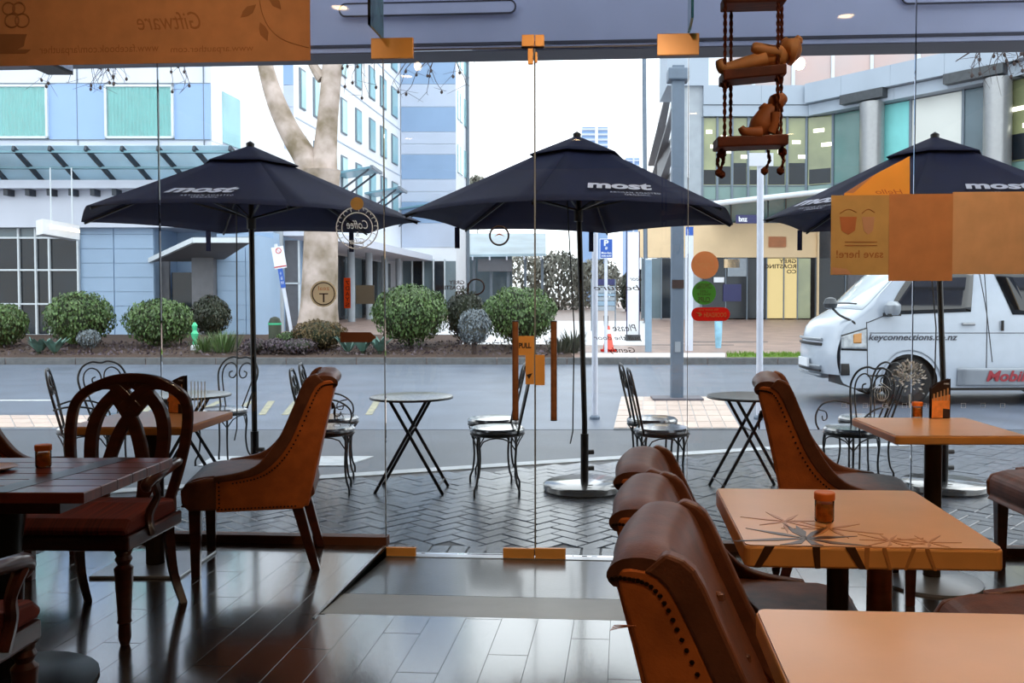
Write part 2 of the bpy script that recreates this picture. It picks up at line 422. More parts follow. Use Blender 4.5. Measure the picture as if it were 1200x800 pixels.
o = MB().slab([(xl + .002, y_ramp + .002, 0), (xr - .002, y_ramp + .002, 0), (xr - .002, y_mid - .003, zm), (xl + .002, y_mid - .003, zm)], -0.05).build('ramp_strip', M['ramp_strip'], floor)
for k, xx in enumerate((xl, xr)):
    s = -1 if k == 0 else 1
    struct(MB().box(xx, xx + s * 0.012, y_ramp - 0.06, YG - 0.05, -0.10, 0.004).build('trim_%d' % (3 + k), M['alu_trim']))
struct(MB().box(RX0 - .15, RX0, RY0, YG, -0.1, CEIL).build('wall_left', M['wall_warm']))
struct(MB().box(RX1, RX1 + .15, RY0, YG, -0.1, CEIL).build('wall_right', M['wall_warm']))
struct(MB().box(RX0 - .15, RX1 + .15, RY0 - .15, RY0, -0.1, CEIL).build('wall_back', M['wall_warm']))
struct(MB().box(RX0 - .15, RX1 + .15, RY0 - .15, YG + .1, CEIL, CEIL + .15).build('ceiling', M['ceiling_dark']))
# shop front glazing
jx = [RX0] + [gl(p, 330).x for p in (188, 450.5, 627, 806, 1070)] + [RX1]
z_door = gl(627, 56).z
wn = 1
for k in (0, 1, 4, 5):
    wroot = MB().box(jx[k] + .003, jx[k + 1] - .003, YG - .006, YG + .006, 0.04, CEIL).build('window_%d' % wn, M['glass']); struct(wroot)
    for q in (k, k + 1):
        if 0 < q < 6 and q not in (3,):
            MB().box(jx[q] - .0014, jx[q] + .0014, YG - .007, YG + .007, 0.04, CEIL).build('silicone_joint', M['sticker_grey'], wroot)
    wn += 1
tw = struct(MB().box(jx[2] + .003, jx[4] - .003, YG - .006, YG + .006, z_door + .006, CEIL).build('window_5', M['glass']))
for q in (2, 4):
    MB().box(jx[q] - .007, jx[q] + .007, YG - .26, YG - .01, z_door + 0.06, CEIL).build('glass_fin', M['glass_green'], tw)
MB().box(jx[2], jx[4], YG - .007, YG + .007, z_door - .004, z_door + .004).build('joint_line', M['verandah_line'], tw)
def glassbox(name, m, px0, py0, px1, py1, parent=None, off=0.012, th=0.022, bevel=0.002):
    a, b = gl(px0, py0, off), gl(px1, py1, off); y = YG - off
    return MB().box(min(a.x, b.x), max(a.x, b.x), y - th, y, min(a.z, b.z), max(a.z, b.z)).build(name, m, parent, bevel=bevel)
for k, nm in ((2, 'door_1'), (3, 'door_2')):
    dr = struct(MB().box(jx[k] + .004, jx[k + 1] - .004, YG - .006, YG + .006, PAVE + .012, z_door - .006).build(nm, M['glass']))
    MB().box(jx[k + 1] - .004 if k == 2 else jx[k], jx[k + 1] if k == 2 else jx[k] + .004, YG - .007, YG + .007, PAVE + .012, z_door - .006).build('edge_strip', M['sticker_grey'], dr)
    for (n_, r_) in ({2: (('patch_fitting', (436, 46, 485, 69)), ('patch_fitting', (453, 640, 488, 652)), ('patch_fitting', (590, 641, 626.5, 655)), ('patch_fitting', (612, 42, 626.5, 55))),
                      3: (('patch_fitting', (770, 41, 819, 65)), ('patch_fitting', (793, 644, 806, 655)), ('patch_fitting', (627.5, 641, 663, 655)), ('patch_fitting', (627.5, 42, 638, 55)))}[k]):
        glassbox(n_, M['brass'], *r_, parent=dr)
    if k == 2: glassbox('bolt', M['brass'], 619, 58, 625, 76, parent=dr)
    else: glassbox('bolt', M['brass'], 627.5, 62, 630, 74, parent=dr)
    hx = gl(604 if k == 2 else 649, 430, 0.06); zt, zb = gl(604, 377, .06).z, gl(604, 491, .06).z
    h = MB().tube([(hx.x, YG - .06, zb), (hx.x, YG - .06, zt)], 0.017, 14).build('door_handle', M['copper_tube'], dr, smooth=True)
    for zz in (zb + .06, zt - .06): MB().tube([(hx.x, YG - .06, zz), (hx.x, YG - .005, zz)], 0.009, 8).build('standoff', M['copper_tube'], h)
    for zz, dz in ((zb, -.006), (zt, .006)): MB().tube([(hx.x, YG - .06, zz), (hx.x, YG - .06, zz + dz)], 0.018, 14).build('end_cap', M['dark_post'], h)
struct(MB().box(jx[0], xl, YG - .035, YG + .03, -0.008, 0.045).build('trim_1', M['rail_brown']))
struct(MB().box(xr, jx[6], YG - .035, YG + .03, -0.008, 0.045).build('trim_2', M['rail_brown']))
struct(MB().box(xl, xr, YG - .04, YG + .05, PAVE - .02, PAVE + .004).build('trim_5', M['alu_trim']))
# ceiling downlights (warm)
dl0 = None
for k, (x, y, e) in enumerate(((0.9, 1.5, 1), (1.5, 3.3, .8), (0.7, 0.2, .9), (-1.9, 1.9, .3), (-0.6, -1.2, .5), (1.9, -1.0, .6), (-2.6, -1.0, .3), (-1.9, 3.7, .35))):
    d = thing('downlight', 'round recessed warm downlight in the dark cafe ceiling', 'light', (x, y, CEIL - .002), 0, 'ceiling downlights')
    MB().lathe([(.075, 0), (.075, -.012), (.058, -.016), (.055, 0)], 20).build('trim_ring', M['alu_trim'], d, smooth=True)
    MB().lathe([(.052, -.002), (.052, -.006)], 20).build('lamp_lens', M['lamp'], d)
    ld = bpy.data.lights.new('downlight_lamp', 'SPOT'); ld.energy = 50 * e; ld.color = (1.0, 0.78, 0.54); ld.spot_size = math.radians(118); ld.spot_blend = 0.8; ld.shadow_soft_size = 0.06
    lo = bpy.data.objects.new('downlight_lamp', ld); COL.objects.link(lo); lo.parent = d; lo.location = (0, 0, -.03)

def add_spot(lab, x, y, aim, e):  # unseen spotlight added to brighten posters, banner and door fittings
    o = thing('added_spotlight', lab, 'light', (x, y, CEIL), 0, 'added spotlights that brighten the shop front')
    MB().box(-.06, .06, -.02, .02, -.03, 0).build('spot_base', M['black_metal'], o); MB().tube([(0, 0, -.03), (0, 0, -.09)], .008, 8).build('stem', M['black_metal'], o)
    dv_ = (Vector(aim) - Vector((x, y, CEIL - .12))).normalized(); c = Vector((0, 0, -.12))
    MB().tube([c - dv_ * .07, c + dv_ * .06], [.03, .04], 16).build('lamp_head', M['black_metal'], o, smooth=True)
    MB().tube([c + dv_ * .058, c + dv_ * .062], .034, 16).build('lamp_lens', M['lamp'], o)
    ld = bpy.data.lights.new('added_spot_lamp', 'SPOT'); ld.energy = e; ld.color = (1.0, 0.78, 0.54); ld.spot_size = math.radians(70); ld.spot_blend = .9; ld.shadow_soft_size = .04
    lo = bpy.data.objects.new('added_spot_lamp', ld); COL.objects.link(lo); lo.parent = o; lo.location = c + dv_ * .09; lo.rotation_euler = dv_.to_track_quat('-Z', 'Y').to_euler()
add_spot('added black spotlight brightening the right hand posters', 1.3, 2.6, gl(1080, 250), 120)
add_spot('added black spotlight brightening the glass doors', 0.1, 2.6, gl(630, 260), 130)
add_spot('added black spotlight brightening the orange banner', -1.6, 2.6, gl(200, 40), 80)

# ================================================================== VERANDAH OVER THE FOOTPATH
def wline(px, py, z): return gw(px, py, z)
vz = 3.42
yv0 = gw(640, 57, vz).y; yv1 = gw(640, 70.5, vz).y
va = struct(MB().box(-9, 9, yv0, yv1, vz, vz + 1.0).build('trim_6', M['verandah']))
va['label'] = 'grey-blue fascia beam of the shop verandah'
MB().box(-9, 9, yv0 - .012, yv0, vz + .035, vz + .06).build('moulding', M['verandah_line'], va)
MB().box(-9, 9, yv0 + .02, yv1 - .01, vz - .006, vz).build('soffit_strip', M['verandah_dark'], va)
for (pa, pb, t, b) in ((400, 605, 7, 20), (1055, 1330, -8, 4)):
    r0, d0, q0 = ray(pa, t); k = (yv0) / W(r0, d0, q0).y
    A = W(r0, d0, q0) * k; r1, d1, q1 = ray(pb, b); B = W(r1, d1, q1) * (yv0 / W(r1, d1, q1).y)
    z1, z0 = A.z + EYE, B.z + EYE + .02 ; h = (z1 - z0) / 2; zc = (z1 + z0) / 2
    pts = [(A.x + h + h * math.cos(a), zc + h * math.sin(a)) for a in [pi / 2 + pi * q / 8 for q in range(9)]] + [(B.x - h + h * math.cos(a), zc + h * math.sin(a)) for a in [-pi / 2 + pi * q / 8 for q in range(9)]]
    MB().prism(pts, yv0 - .05, yv0 + .001, 'y').build('rail_box', M['verandah'], va)
    MB().tube([(p[0], yv0 - .048, p[1]) for p in pts], .008, 5, closed=True).build('rail_edge', M['verandah_line'], va)
struct(MB().box(-9, 9, YG - .1, yv1, vz + 1.0, vz + 1.1).build('trim_7', M['verandah_roof']))
struct(MB().box(-9, 9, YG + .02, YG + .14, CEIL + .0, vz + 1.0).build('wall_front', M['verandah']))
# hanging box sign below the verandah
hs = thing('hanging_sign_box', 'dark box sign hanging under the verandah above the glass awning', 'sign', W(-3.72, 6.1, 3.0), YAW); q = MB((-3.72, 6.1, 3.0))
q.box(-3.82, -3.635, 5.5, 6.58, 3.0, 4.45).build('box', M['black_plastic'], hs); MB((-3.72, 6.1, 3.0)).box(-3.635, -3.625, 5.52, 6.56, 3.02, 3.5).build('face_panel', M['facade_lav'], hs)

# ================================================================== FOOTPATH, ROAD, FAR GROUND
KP = [(-300, 590), (100, 580), (370, 561.5), (600, 546), (900, 527), (1200, 518), (1700, 512)]
KV = [gp(px, py, PAVE) for px, py in KP]
def kerb_d(r):
    for (r0, d0), (r1, d1) in zip(KV, KV[1:]):
        if r <= r1: return d0 + (d1 - d0) * (r - r0) / (r1 - r0)
    return KV[-1][1]
road_pts = [W(-40, 4, ROAD - .02), W(40, 4, ROAD - .02)]
d_mid = gp(600, 503, ROAD)[1]; d_far = gp(600, 427, ROAD)[1]
road = struct(MB().slab([W(-70, d_mid, ROAD), W(70, d_mid, ROAD), W(70, d_far, ROAD), W(-70, d_far, ROAD)], -.1).build('road', M['asphalt']))
lane = struct(MB().slab([W(-70, 5.2, ROAD - .004), W(70, 5.2, ROAD - .004), W(70, d_mid, ROAD - .004), W(-70, d_mid, ROAD - .004)], -.1).build('road_shoulder', M['asphalt_dark']))
# footpath
base = MB(); poly = [W(r, d, PAVE - .004) for r, d in KV]
c0 = [Vector((KV[0][0], YG + .05, PAVE - .004)), Vector((KV[-1][0], YG + .05, PAVE - .004))]
base.slab([Vector((poly[0].x, YG + .02, PAVE - .006))] + [Vector((p.x, p.y, PAVE - .006)) for p in poly][0:] [::1] + [Vector((poly[-1].x, YG + .02, PAVE - .006))], -.06)
foot = struct(base.build('footpath', M['mortar']))
foot['label'] = 'wet dark brick footpath outside the shop front'
kb = MB()
for k in range(len(KV) - 1):
    (r0, d0), (r1, d1) = KV[k], KV[k + 1]
    n = max(1, int(math.hypot(r1 - r0, d1 - d0) / 1.0))
    for q in range(n):
        a = (r0 + (r1 - r0) * q / n, d0 + (d1 - d0) * q / n); b = (r0 + (r1 - r0) * (q + .985) / n, d0 + (d1 - d0) * (q + .985) / n)
        MB().slab([W(a[0], a[1], PAVE + .004), W(b[0], b[1], PAVE + .004), W(b[0], b[1] + .16, PAVE + .004), W(a[0], a[1] + .16, PAVE + .004)], -.1).build('kerb_stone', M['kerb'], foot)
# herringbone pavers
bw = 0.105
pav_me = MB().box(-bw + .003, bw - .003, -bw / 2 + .003, bw / 2 - .003, -.03, 0, .004).mesh('paver', M['paver'])
cand = []
ca, sa = math.cos(pi / 4 + .1), math.sin(pi / 4 + .1)
for a in range(-140, 140):
    for b in range(-60, 60):
        for (cx, cy, rz) in ((a + 4 * b + 1, a + .5, 0), (a + 4 * b + 2.5, a, pi / 2)):
            x, y = cx * bw, cy * bw
            X, Y = x * ca - y * sa, x * sa + y * ca + 6.0
            if not (YG + .19 < Y < 10.5 and -5.5 < X < 5.5): continue
            r = X * math.cos(YAW) + Y * math.sin(YAW); d = -X * math.sin(YAW) + Y * math.cos(YAW)
            if d > kerb_d(r) - .1: continue
            px = PX + F * r / d
            if not (-60 < px < 1260): continue
            hid = 0 if -10 < px < 1210 else 5
            cand.append((d + hid, X, Y, rz + pi / 4 + .1))
cand.sort()
for q, (d, X, Y, rz) in enumerate(cand[:286]):
    inst('paver', pav_me, foot, (X, Y, PAVE + random.uniform(-.002, .002)), rz)
st = MB(); h1, h2 = bw - .003, bw / 2 - .003
for (d, X, Y, rz) in cand[286:]:
    c, s = math.cos(rz), math.sin(rz); z = PAVE + random.uniform(-.002, .002)
    p = [(X + u * c - v * s, Y + u * s + v * c) for u, v in ((-h1, -h2), (h1, -h2), (h1, h2), (-h1, h2))]
    st.add([(x, y, z - .012) for x, y in p] + [(x, y, z) for x, y in p], [(4, 5, 6, 7), (0, 1, 5, 4), (1, 2, 6, 5), (2, 3, 7, 6), (3, 0, 4, 7)])
tag(st.build('far_pavers', M['paver'], foot), kind='stuff')
hd_me = MB().box(-.05, .05, -.075, .075, -.03, 0, .004).mesh('header_paver', M['paver'])
x = -3.4
while x < 2.6:
    inst('header_paver', hd_me, foot, (x, YG + .13, PAVE)); x += .107
# tiled islands at the parking bays
def island(name, lab, corners_px, nx, ny):
    P = [gp(px, py, ROAD) for px, py in corners_px]          # near-left, near-right, far-right, far-left
    root = struct(MB().slab([W(r, d, ROAD + .012) for r, d in P], -.05).build(name, M['kerb']))
    root['label'] = lab
    for i in range(nx):
        for j in range(ny):
            def q(u, v):
                a = Vector(P[0]).lerp(Vector(P[1]), u); b = Vector(P[3]).lerp(Vector(P[2]), u); c = a.lerp(b, v); return W(c.x, c.y, ROAD + .02)
            e = .03
            MB().slab([q((i + e) / nx, (j + e) / ny), q((i + 1 - e) / nx, (j + e) / ny), q((i + 1 - e) / nx, (j + 1 - e) / ny), q((i + e) / nx, (j + 1 - e) / ny)], -.02).build('tile', M['pad_tile'], root)
island('parking_island', 'pale pink tiled island around the square grey pole', ((719, 503), (868, 503), (846, 466), (728, 466)), 9, 6)
island('parking_island', 'pale tiled strip at the edge of the road beside the parked chairs', ((-160, 502), (152, 502), (140, 488), (-160, 488)), 14, 3)
struct(MB().slab([W(*gp(px, py, ROAD), ROAD + .006) for px, py in ((232, 546), (405, 546), (438, 535), (250, 535))], -.02).build('crossing_slab', M['kerb'], lane))
# road paint
for k, (px0, px1) in enumerate(((222, 262), (262, 300), (303, 322), (330, 352), (428, 446), (160, 190))):
    q = [gp(px0, 486, ROAD), gp(px0 + 8, 486, ROAD), gp(px1, 470, ROAD), gp(px1 - 8, 470, ROAD)]
    MB().slab([W(r, d, ROAD + .005) for r, d in q], -.01).build('road_marking', M['road_yellow'], road)
for (py, px0, px1) in ((468.6, -20, 60),):
    q = [gp(px0, py + 1, ROAD), gp(px1, py + 1, ROAD), gp(px1, py, ROAD), gp(px0, py, ROAD)]
    MB().slab([W(r, d, ROAD + .005) for r, d in q], -.01).build('road_marking', M['road_white'], road)
# far kerb and ground
GZ = [(d_far, .05), (d_far + 2.8, .2), (40, .56), (110, 1.1), (420, 1.25)]
def zg(d):
    for (a, za), (b, zb) in zip(GZ, GZ[1:]):
        if d <= b: return za + (zb - za) * (d - a) / (b - a)
    return GZ[-1][1]
gm = MB()
for (a, za), (b, zb) in zip(GZ, GZ[1:]):
    gm.slab([W(-160, a, za), W(160, a, za), W(160, b, zb), W(-160, b, zb)], -.6)
far = struct(gm.build('far_ground', M['plaza']))
for k in range(-16, 18):
    MB().slab([W(k * 1.6, d_far - .02, .06), W(k * 1.6 + 1.58, d_far - .02, .06), W(k * 1.6 + 1.58, d_far + .2, .06), W(k * 1.6, d_far + .2, .06)], -.3).build('kerb_stone', M['kerb_grey'], far)
bed = MB()
rb = R_(672, d_far + 1)
bed.slab([W(-26, d_far + .2, .07), W(rb, d_far + .2, .07), W(rb - .2, d_far + 2.8, .24), W(-26, d_far + 2.8, .24)], -.2)
bed.slab([W(-26, d_far + 2.8, .24), W(rb - 2.9, d_far + 2.8, .24), W(rb - 3.2, 26.6, .36), W(-26, 26.6, .36)], -.2)
bed = struct(bed.build('garden_bed', M['mulch'])); bed['label'] = 'brown mulch garden bed along the far kerb'
def gpad(name, m, px0, px1, d0, d1, up=.012):
    return MB().slab([W(R_(px0, d0), d0, zg(d0) + up), W(R_(px1, d0), d0, zg(d0) + up), W(R_(px1, d1), d1, zg(d1) + up), W(R_(px0, d1), d1, zg(d1) + up)], -.02).build(name, m, far)
gpad('pale_paving', M['plaza_pale'], 684, 850, d_far + .22, d_far + 1.0)
gpad('pale_path', M['plaza_pale'], 500, 760, d_far + 2.9, 38)
gpad('lawn_strip', M['grass'], 852, 1200, d_far + .22, d_far + .9)
for k, px0 in enumerate((760, 800)): gpad('drain_line', M['kerb_grey'], px0, px0 + 100, d_far + 3 + k * 1.2, d_far + 3.1 + k * 1.2)

# ================================================================== BUILDINGS ACROSS THE STREET
def vthing(name, label, cat, r, d, z=0.0, group=None):
    o = thing(name, label, cat, W(r, d, z), YAW, group); o['org'] = (r, d, z); return o
def VM(root): return MB(tuple(root['org']))
# ---- left block: pale blue front
D1 = 27.0
lb = vthing('office_block', 'pale blue and white block with teal curtained windows and a glass awning', 'building', R_(100, D1), D1, 0.3)
def px_box(root, name, m, px0, py0, px1, py1, d, th=.05, d_off=0.0):
    return VM(root).box(R_(px0, d), R_(px1, d), d - th - d_off, d - d_off, Z_(py1, d), Z_(py0, d)).build(name, m, root)
r0, rc = R_(-420, D1), R_(250, D1)
SL = (735 - PX) / F
sd_at = lambda d: rc + SL * (d - D1)
def side_d(px, ra, da):      # depth where a side wall starting at (ra, da) meets pixel column px
    q = (px - PX) / F; return (ra - SL * da) / (q - SL)
dA = side_d(335, rc, D1)
VM(lb).prism([(r0, D1), (rc, D1), (sd_at(dA), dA), (sd_at(dA), dA + 6), (r0, dA + 6)], 3.6, 17, 'z').build('wall', M['facade_white'], lb)
VM(lb).prism([(r0, D1 + .4), (R_(175, D1), D1 + .4), (R_(175, D1), D1 + 2), (R_(296, D1), D1 + 2), (R_(296, D1), dA), (r0, dA)], 0.1, 3.6, 'z').build('ground_floor_wall', M['panel_blue'], lb)
VM(lb).box(R_(255, D1), R_(297, D1), D1, D1 + 2.0, .1, 3.4).build('ground_floor_pier', M['panel_blue'], lb)
wins = [(-190, -110), (-20, 62), (128, 208)]
for (a, b) in wins:
    f = VM(lb)
    for q in ((a, 102, a + 2.5, 164), (b - 2.5, 102, b, 164), (a, 102, b, 104.5), (a, 161.5, b, 164)):
        f.box(R_(q[0], D1), R_(q[2], D1), D1 - .12, D1 + .02, Z_(q[3], D1), Z_(q[1], D1))
    wf = f.build('window', M['mullion'], lb)
    ca_, cb_ = R_(a + 2, D1), R_(b - 2, D1); z0, z1 = Z_(162, D1), Z_(104, D1)
    VM(lb).grid(lambda u, v: (ca_ + (cb_ - ca_) * u, D1 - .025 + .014 * math.sin(u * 115), z0 + (z1 - z0) * v), 90, 1).build('curtain', M['curtain'], wf)
    VM(lb).box(ca_, cb_, D1 - .075, D1 - .065, z0, z1).build('pane', M['glass'], wf)
    wf.parent = lb
for (a, b) in ((-110, -66), (-66, -20), (62, 94.5), (95.5, 128), (208, 241.5), (242.5, 250)):
    px_box(lb, 'blue_panel', M['facade_blue'], a, 100, b, 165, D1, .04)
for yy in (100, 165): px_box(lb, 'joint_strip', M['mullion_grey'], -420, yy - .4, 250, yy + .4, D1, .05)
px_box(lb, 'joint_strip', M['mullion_grey'], 94.5, 74, 95.5, 172, D1, .03); px_box(lb, 'joint_strip', M['mullion_grey'], 241.6, 74, 242.4, 172, D1, .045)
# side wall of that block: window and joints
def side_box(root, name, m, d0, d1, z0, z1, ra, da, th=.06):
    f = lambda d: ra + SL * (d - da)
    return VM(root).add([(f(d0), d0, z0), (f(d1), d1, z0), (f(d1), d1, z1), (f(d0), d0, z1), (f(d0) + th, d0, z0), (f(d1) + th, d1, z0), (f(d1) + th, d1, z1), (f(d0) + th, d0, z1)],
                 [(0, 1, 2, 3), (7, 6, 5, 4), (0, 4, 5, 1), (1, 5, 6, 2), (2, 6, 7, 3), (3, 7, 4, 0)]).build(name, m, root)
d_a, d_b = side_d(262, rc, D1), side_d(282, rc, D1)
side_box(lb, 'side_window', M['win_teal'], d_a, d_b, Z_(163, D1), Z_(103, D1), rc, D1)
side_box(lb, 'lit_side_panel', M['facade_lit'], D1 + .02, d_a, Z_(166, D1), Z_(60, D1), rc, D1, .03)  # side face lightened, its stronger light painted into the panels
side_box(lb, 'lit_side_panel', M['facade_lit'], d_b, dA, Z_(166, D1), Z_(20, D1), rc, D1, .03)
side_box(lb, 'lit_side_panel', M['facade_lit'], d_a, d_b, Z_(102, D1), Z_(20, D1), rc, D1, .03)
side_box(lb, 'lit_side_panel', M['facade_lit'], D1 + .02, dA, 3.7, Z_(167, D1), rc, D1, .03)
# second block down the side street
r1b = R_(347, dA); rB = R_(335, dA)
dB = side_d(470, r1b, dA)
sb = vthing('side_street_block', 'bright white block with narrow teal windows receding down the side street', 'building', r1b - 1, dA + 2, 0.4)
VM(sb).prism([(rB - 1, dA - .05), (r1b, dA - .05), (r1b + SL * (dB - dA), dB), (r1b + SL * (dB - dA), dB + 1), (rB - 6, dB + 1), (rB - 6, dA + 6.1), (rB - 1, dA + 6.1)], 3.8, 22, 'z').build('wall', M['facade_lit'], sb)
for k, (ya, yb, mm) in enumerate(((40, 102, 'facade_blue'), (103, 127, 'facade_lav'), (128, 175, 'facade_lav'))):
    px_box(sb, 'front_panel', M[mm], 335, ya, 347, yb, dA, .05, .05)
pxs = (356, 372, 388, 404, 421, 437, 450, 463)
for z0 in (6.1, 8.55, 11.0, 13.4):
    for p in pxs:
        d0, d1 = side_d(p - 3.4, r1b, dA), side_d(p + 3.4, r1b, dA)
        if d0 < dA + .3: continue
        wf = side_box(sb, 'window', M['mullion_grey'], d0, d1, z0, z0 + 1.5, r1b, dA, .05)
        side_box(sb, 'pane', M['win_teal'], d0 + .12, d1 - .05, z0 + .05, z0 + 1.42, r1b, dA, .07).parent = wf
    side_box(sb, 'joint_strip', M['facade_lav'], dA + .1, dB, z0 - .45, z0 - .40, r1b, dA, .03)
# arcade of that block at street level
for k in range(7):
    d0 = dA - 3 + k * (dB - dA + 3) / 7
    side_box(sb, 'shop_glass', M['win_dark' if k % 2 else 'win_mid'], d0 + .15, d0 + (dB - dA + 3) / 7, .4, 3.4, r1b - .6, dA, .05)
    VM(sb).lathe([(.16, .3), (.16, 3.8)], 12, (r1b + .55 + SL * (d0 - dA), d0, 0)).build('column', M['concrete'], sb, smooth=True)
f = lambda d, k: (r1b + k + SL * (d - dA))
VM(sb).slab([(f(dA - 3, -.8), dA - 3, 3.55), (f(dA - 3, 1.7), dA - 3, 3.55), (f(dB, 1.7), dB, 3.55), (f(dB, -.8), dB, 3.55)], .3).build('arcade_canopy', M['facade_white'], sb)
# stepped glass awnings on the side wall
for k, (pxa, pya) in enumerate(((392, 205), (428, 228), (468, 246))):
    d0 = side_d(pxa, r1b, dA) ; zz = Z_(pya, d0)
    VM(sb).slab([(f(d0, 0), d0, zz), (f(d0, 1.7), d0 - .2, zz + .25), (f(d0, 1.7), d0 + 1.4, zz + .25), (f(d0, 0), d0 + 1.5, zz)], .08).build('awning', M['canopy_teal'], sb)
    for q in (0, 1.3): VM(sb).beam((f(d0, 0), d0 + q, zz - .9), (f(d0, 1.5), d0 + q - .1, zz + .2), .07).build('awning_strut', M['rafter'], sb)
    VM(sb).beam((f(d0, 1.65), d0 - .3, zz + .28), (f(d0, 1.65), d0 + 1.6, zz + .28), .12).build('awning_beam', M['mullion_grey'], sb)
# third block: blue banded face
dC = dB + .1; cr0, cr1 = R_(471, dC), R_(535, dC)
tb = vthing('banded_block', 'narrow block face with alternating blue and lavender bands', 'building', (cr0 + cr1) / 2, dC, 0.5)
dD = side_d(549, cr1, dC)
VM(tb).prism([(cr0 - 6, dC + 1), (cr0, dC + 1), (cr0, dC), (cr1, dC), (cr1 + SL * (dD - dC), dD), (cr0 - 6, dD)], .4, 24, 'z').build('wall', M['facade_lit'], tb)
ys = [(-10, 38, 'facade_lav'), (38, 74, 'facade_bluegrey'), (74, 101, 'facade_bluegrey'), (101, 127, 'facade_lav'), (127, 156, 'facade_bluegrey'), (156, 170, 'facade_lav'), (170, 182, 'facade_lav'), (182, 211, 'facade_bluegrey'), (211, 225, 'facade_lav'), (225, 237, 'facade_lav'), (237, 262, 'facade_bluegrey'), (262, 290, 'facade_lav')]
for (a, b, mm) in ys: px_box(tb, 'band_panel', M[mm], 471.5, a + .3, 535, b - .3, dC, .05)
for z0 in (5.5, 8.4, 11.3, 14.2, 17.1):
    for p in (519, 528, 541):
        d0, d1 = side_d(p - 1.8, cr1, dC), side_d(p + 1.8, cr1, dC)
        if p < 535:  d0, d1 = side_d(536 + (p - 517) * .35, cr1, dC), side_d(538.4 + (p - 517) * .35, cr1, dC)
        else: d0, d1 = side_d(544.5, cr1, dC), side_d(547, cr1, dC)
        side_box(tb, 'window', M['win_teal'], d0, d1, z0, z0 + 1.5, cr1, dC, .05)
for k, (a, b) in enumerate(((472, 484), (484, 497), (497, 509), (509, 522), (522, 535))):
    px_box(tb, 'shop_glass', M['win_dark' if k % 2 else 'win_mid'], a + .5, 306, b - .5, 388, dC, .08); px_box(tb, 'shop_column', M['mullion'], a - .7, 304, a + .7, 390, dC, .3)
VM(tb).beam((cr1 + SL * 3 + .1, dC + 3, .5), (cr1 + SL * 3 + .1, dC + 3, 19), .18).build('downpipe', M['mullion_grey'], tb)
# ---- glass awning on the left block
dW, dN = D1 - .05, D1 - 1.75
aw = vthing('glass_awning', 'sloping glass awning with dark rafters below the curtained windows', 'awning', R_(100, D1), D1, Z_(215, D1))
zN, zW = Z_(172, dN), Z_(213, dW)
rafts = [-148, -106, -64, -22, 20, 62, 104, 146, 188, 230, 272]
for a, b in zip(rafts, rafts[1:]):
    ra0, rb0 = R_(a, dN), R_(b, dN); k0 = R_(a + 35, dW); k1 = R_(b + 35, dW)
    VM(aw).slab([(ra0 + .04, dN, zN), (rb0 - .04, dN, zN), (k1 - .04, dW, zW), (k0 + .04, dW, zW)], .02).build('glass_panel', M['canopy_glass'], aw)
for a in rafts:
    VM(aw).beam((R_(a, dN), dN - .05, zN - .06), (R_(a + 35, dW), dW, zW - .06), .07, .14).build('rafter', M['rafter'], aw)
for t in (.06, .5, .92):
    dd = dN + (dW - dN) * t; zz = zN + (zW - zN) * t - .14
    VM(aw).box(R_(rafts[0], dN) + 35 / F * 27 * t, R_(rafts[-1], dN) + 35 / F * 27 * t, dd - .09, dd + .09, zz, zz + .06).build('purlin', M['canopy_teal'], aw)
px_box(lb, 'gutter_beam', M['facade_white'], -420, 214, 300, 223.5, D1, .5)
px_box(lb, 'soffit_band', M['soffit'], -420, 228, 300, 240, D1, .1, -.3)
for p in range(-10, 300, 25): px_box(lb, 'bracket', M['rafter'], p, 223.6, p + 5, 231, D1, .35)
# ground floor windows
cols = [-120, -70, -20, 17, 37, 53, 87]; rows = [240, 278, 316, 356, 393]
for a, b in zip(cols, cols[1:]):
    for j, (t, bt) in enumerate(zip(rows, rows[1:])):
        px_box(lb, 'pane', M['win_mid' if j == 0 else 'win_dark'], a + .8, t + .8, b - .8, bt - .8, D1, .04, -.35)
for j, yy in enumerate(rows): px_box(lb, 'mullion', M['mullion'], -120, yy - 1, 87, yy + 1, D1, .10, -.34)
for a in cols: px_box(lb, 'mullion', M['mullion'], a - 1, 240, a + 1, 393, D1, .10, -.33)
for (a, b) in ((87.5, 127), (128, 174.5)):
    y = 240.0
    while y < 396: px_box(lb, 'wall_panel', M['panel_blue'], a, y, b, min(y + 16.4, 398), D1, .05, -.4); y += 17
y = 290.0
while y < 396:
    px_box(lb, 'wall_panel', M['panel_blue'], 255.4, y, 288.6, min(y + 16.4, 398), D1, .04); px_box(lb, 'wall_panel', M['panel_blue'], 289.4, y, 296.6, min(y + 16.4, 398), D1, .04); y += 17
# entrance recess
px_box(lb, 'entrance_door', M['win_dark'], 186, 318, 232, 398, D1, .08, -1.0)
px_box(lb, 'entrance_side', M['soffit'], 175, 300, 185, 398, D1, .1, -.9)
px_box(lb, 'entrance_pier', M['soffit'], 230, 297, 255, 398, D1, .4, -.1)
px_box(lb, 'notice', M['sign_white'], 216, 328, 227, 345, D1, .02, -.9)
dn = 24.5
VM(lb).slab([(R_(172, D1), D1 + .3, Z_(306, D1)), (R_(255, D1), D1 + .3, Z_(306, D1)), (R_(297, dn), dn, Z_(283, dn)), (R_(228, dn), dn, Z_(283, dn))], .12).build('entrance_canopy', M['soffit'], lb)
VM(lb).beam((R_(171, D1), D1 + .3, Z_(304.5, D1)), (R_(228, dn), dn, Z_(281.6, dn)), .1, .14).build('canopy_edge', M['mullion'], lb)
VM(lb).beam((R_(228, dn), dn, Z_(281.6, dn)), (R_(297, dn), dn, Z_(281.6, dn)), .1, .14).build('canopy_edge', M['mullion'], lb)
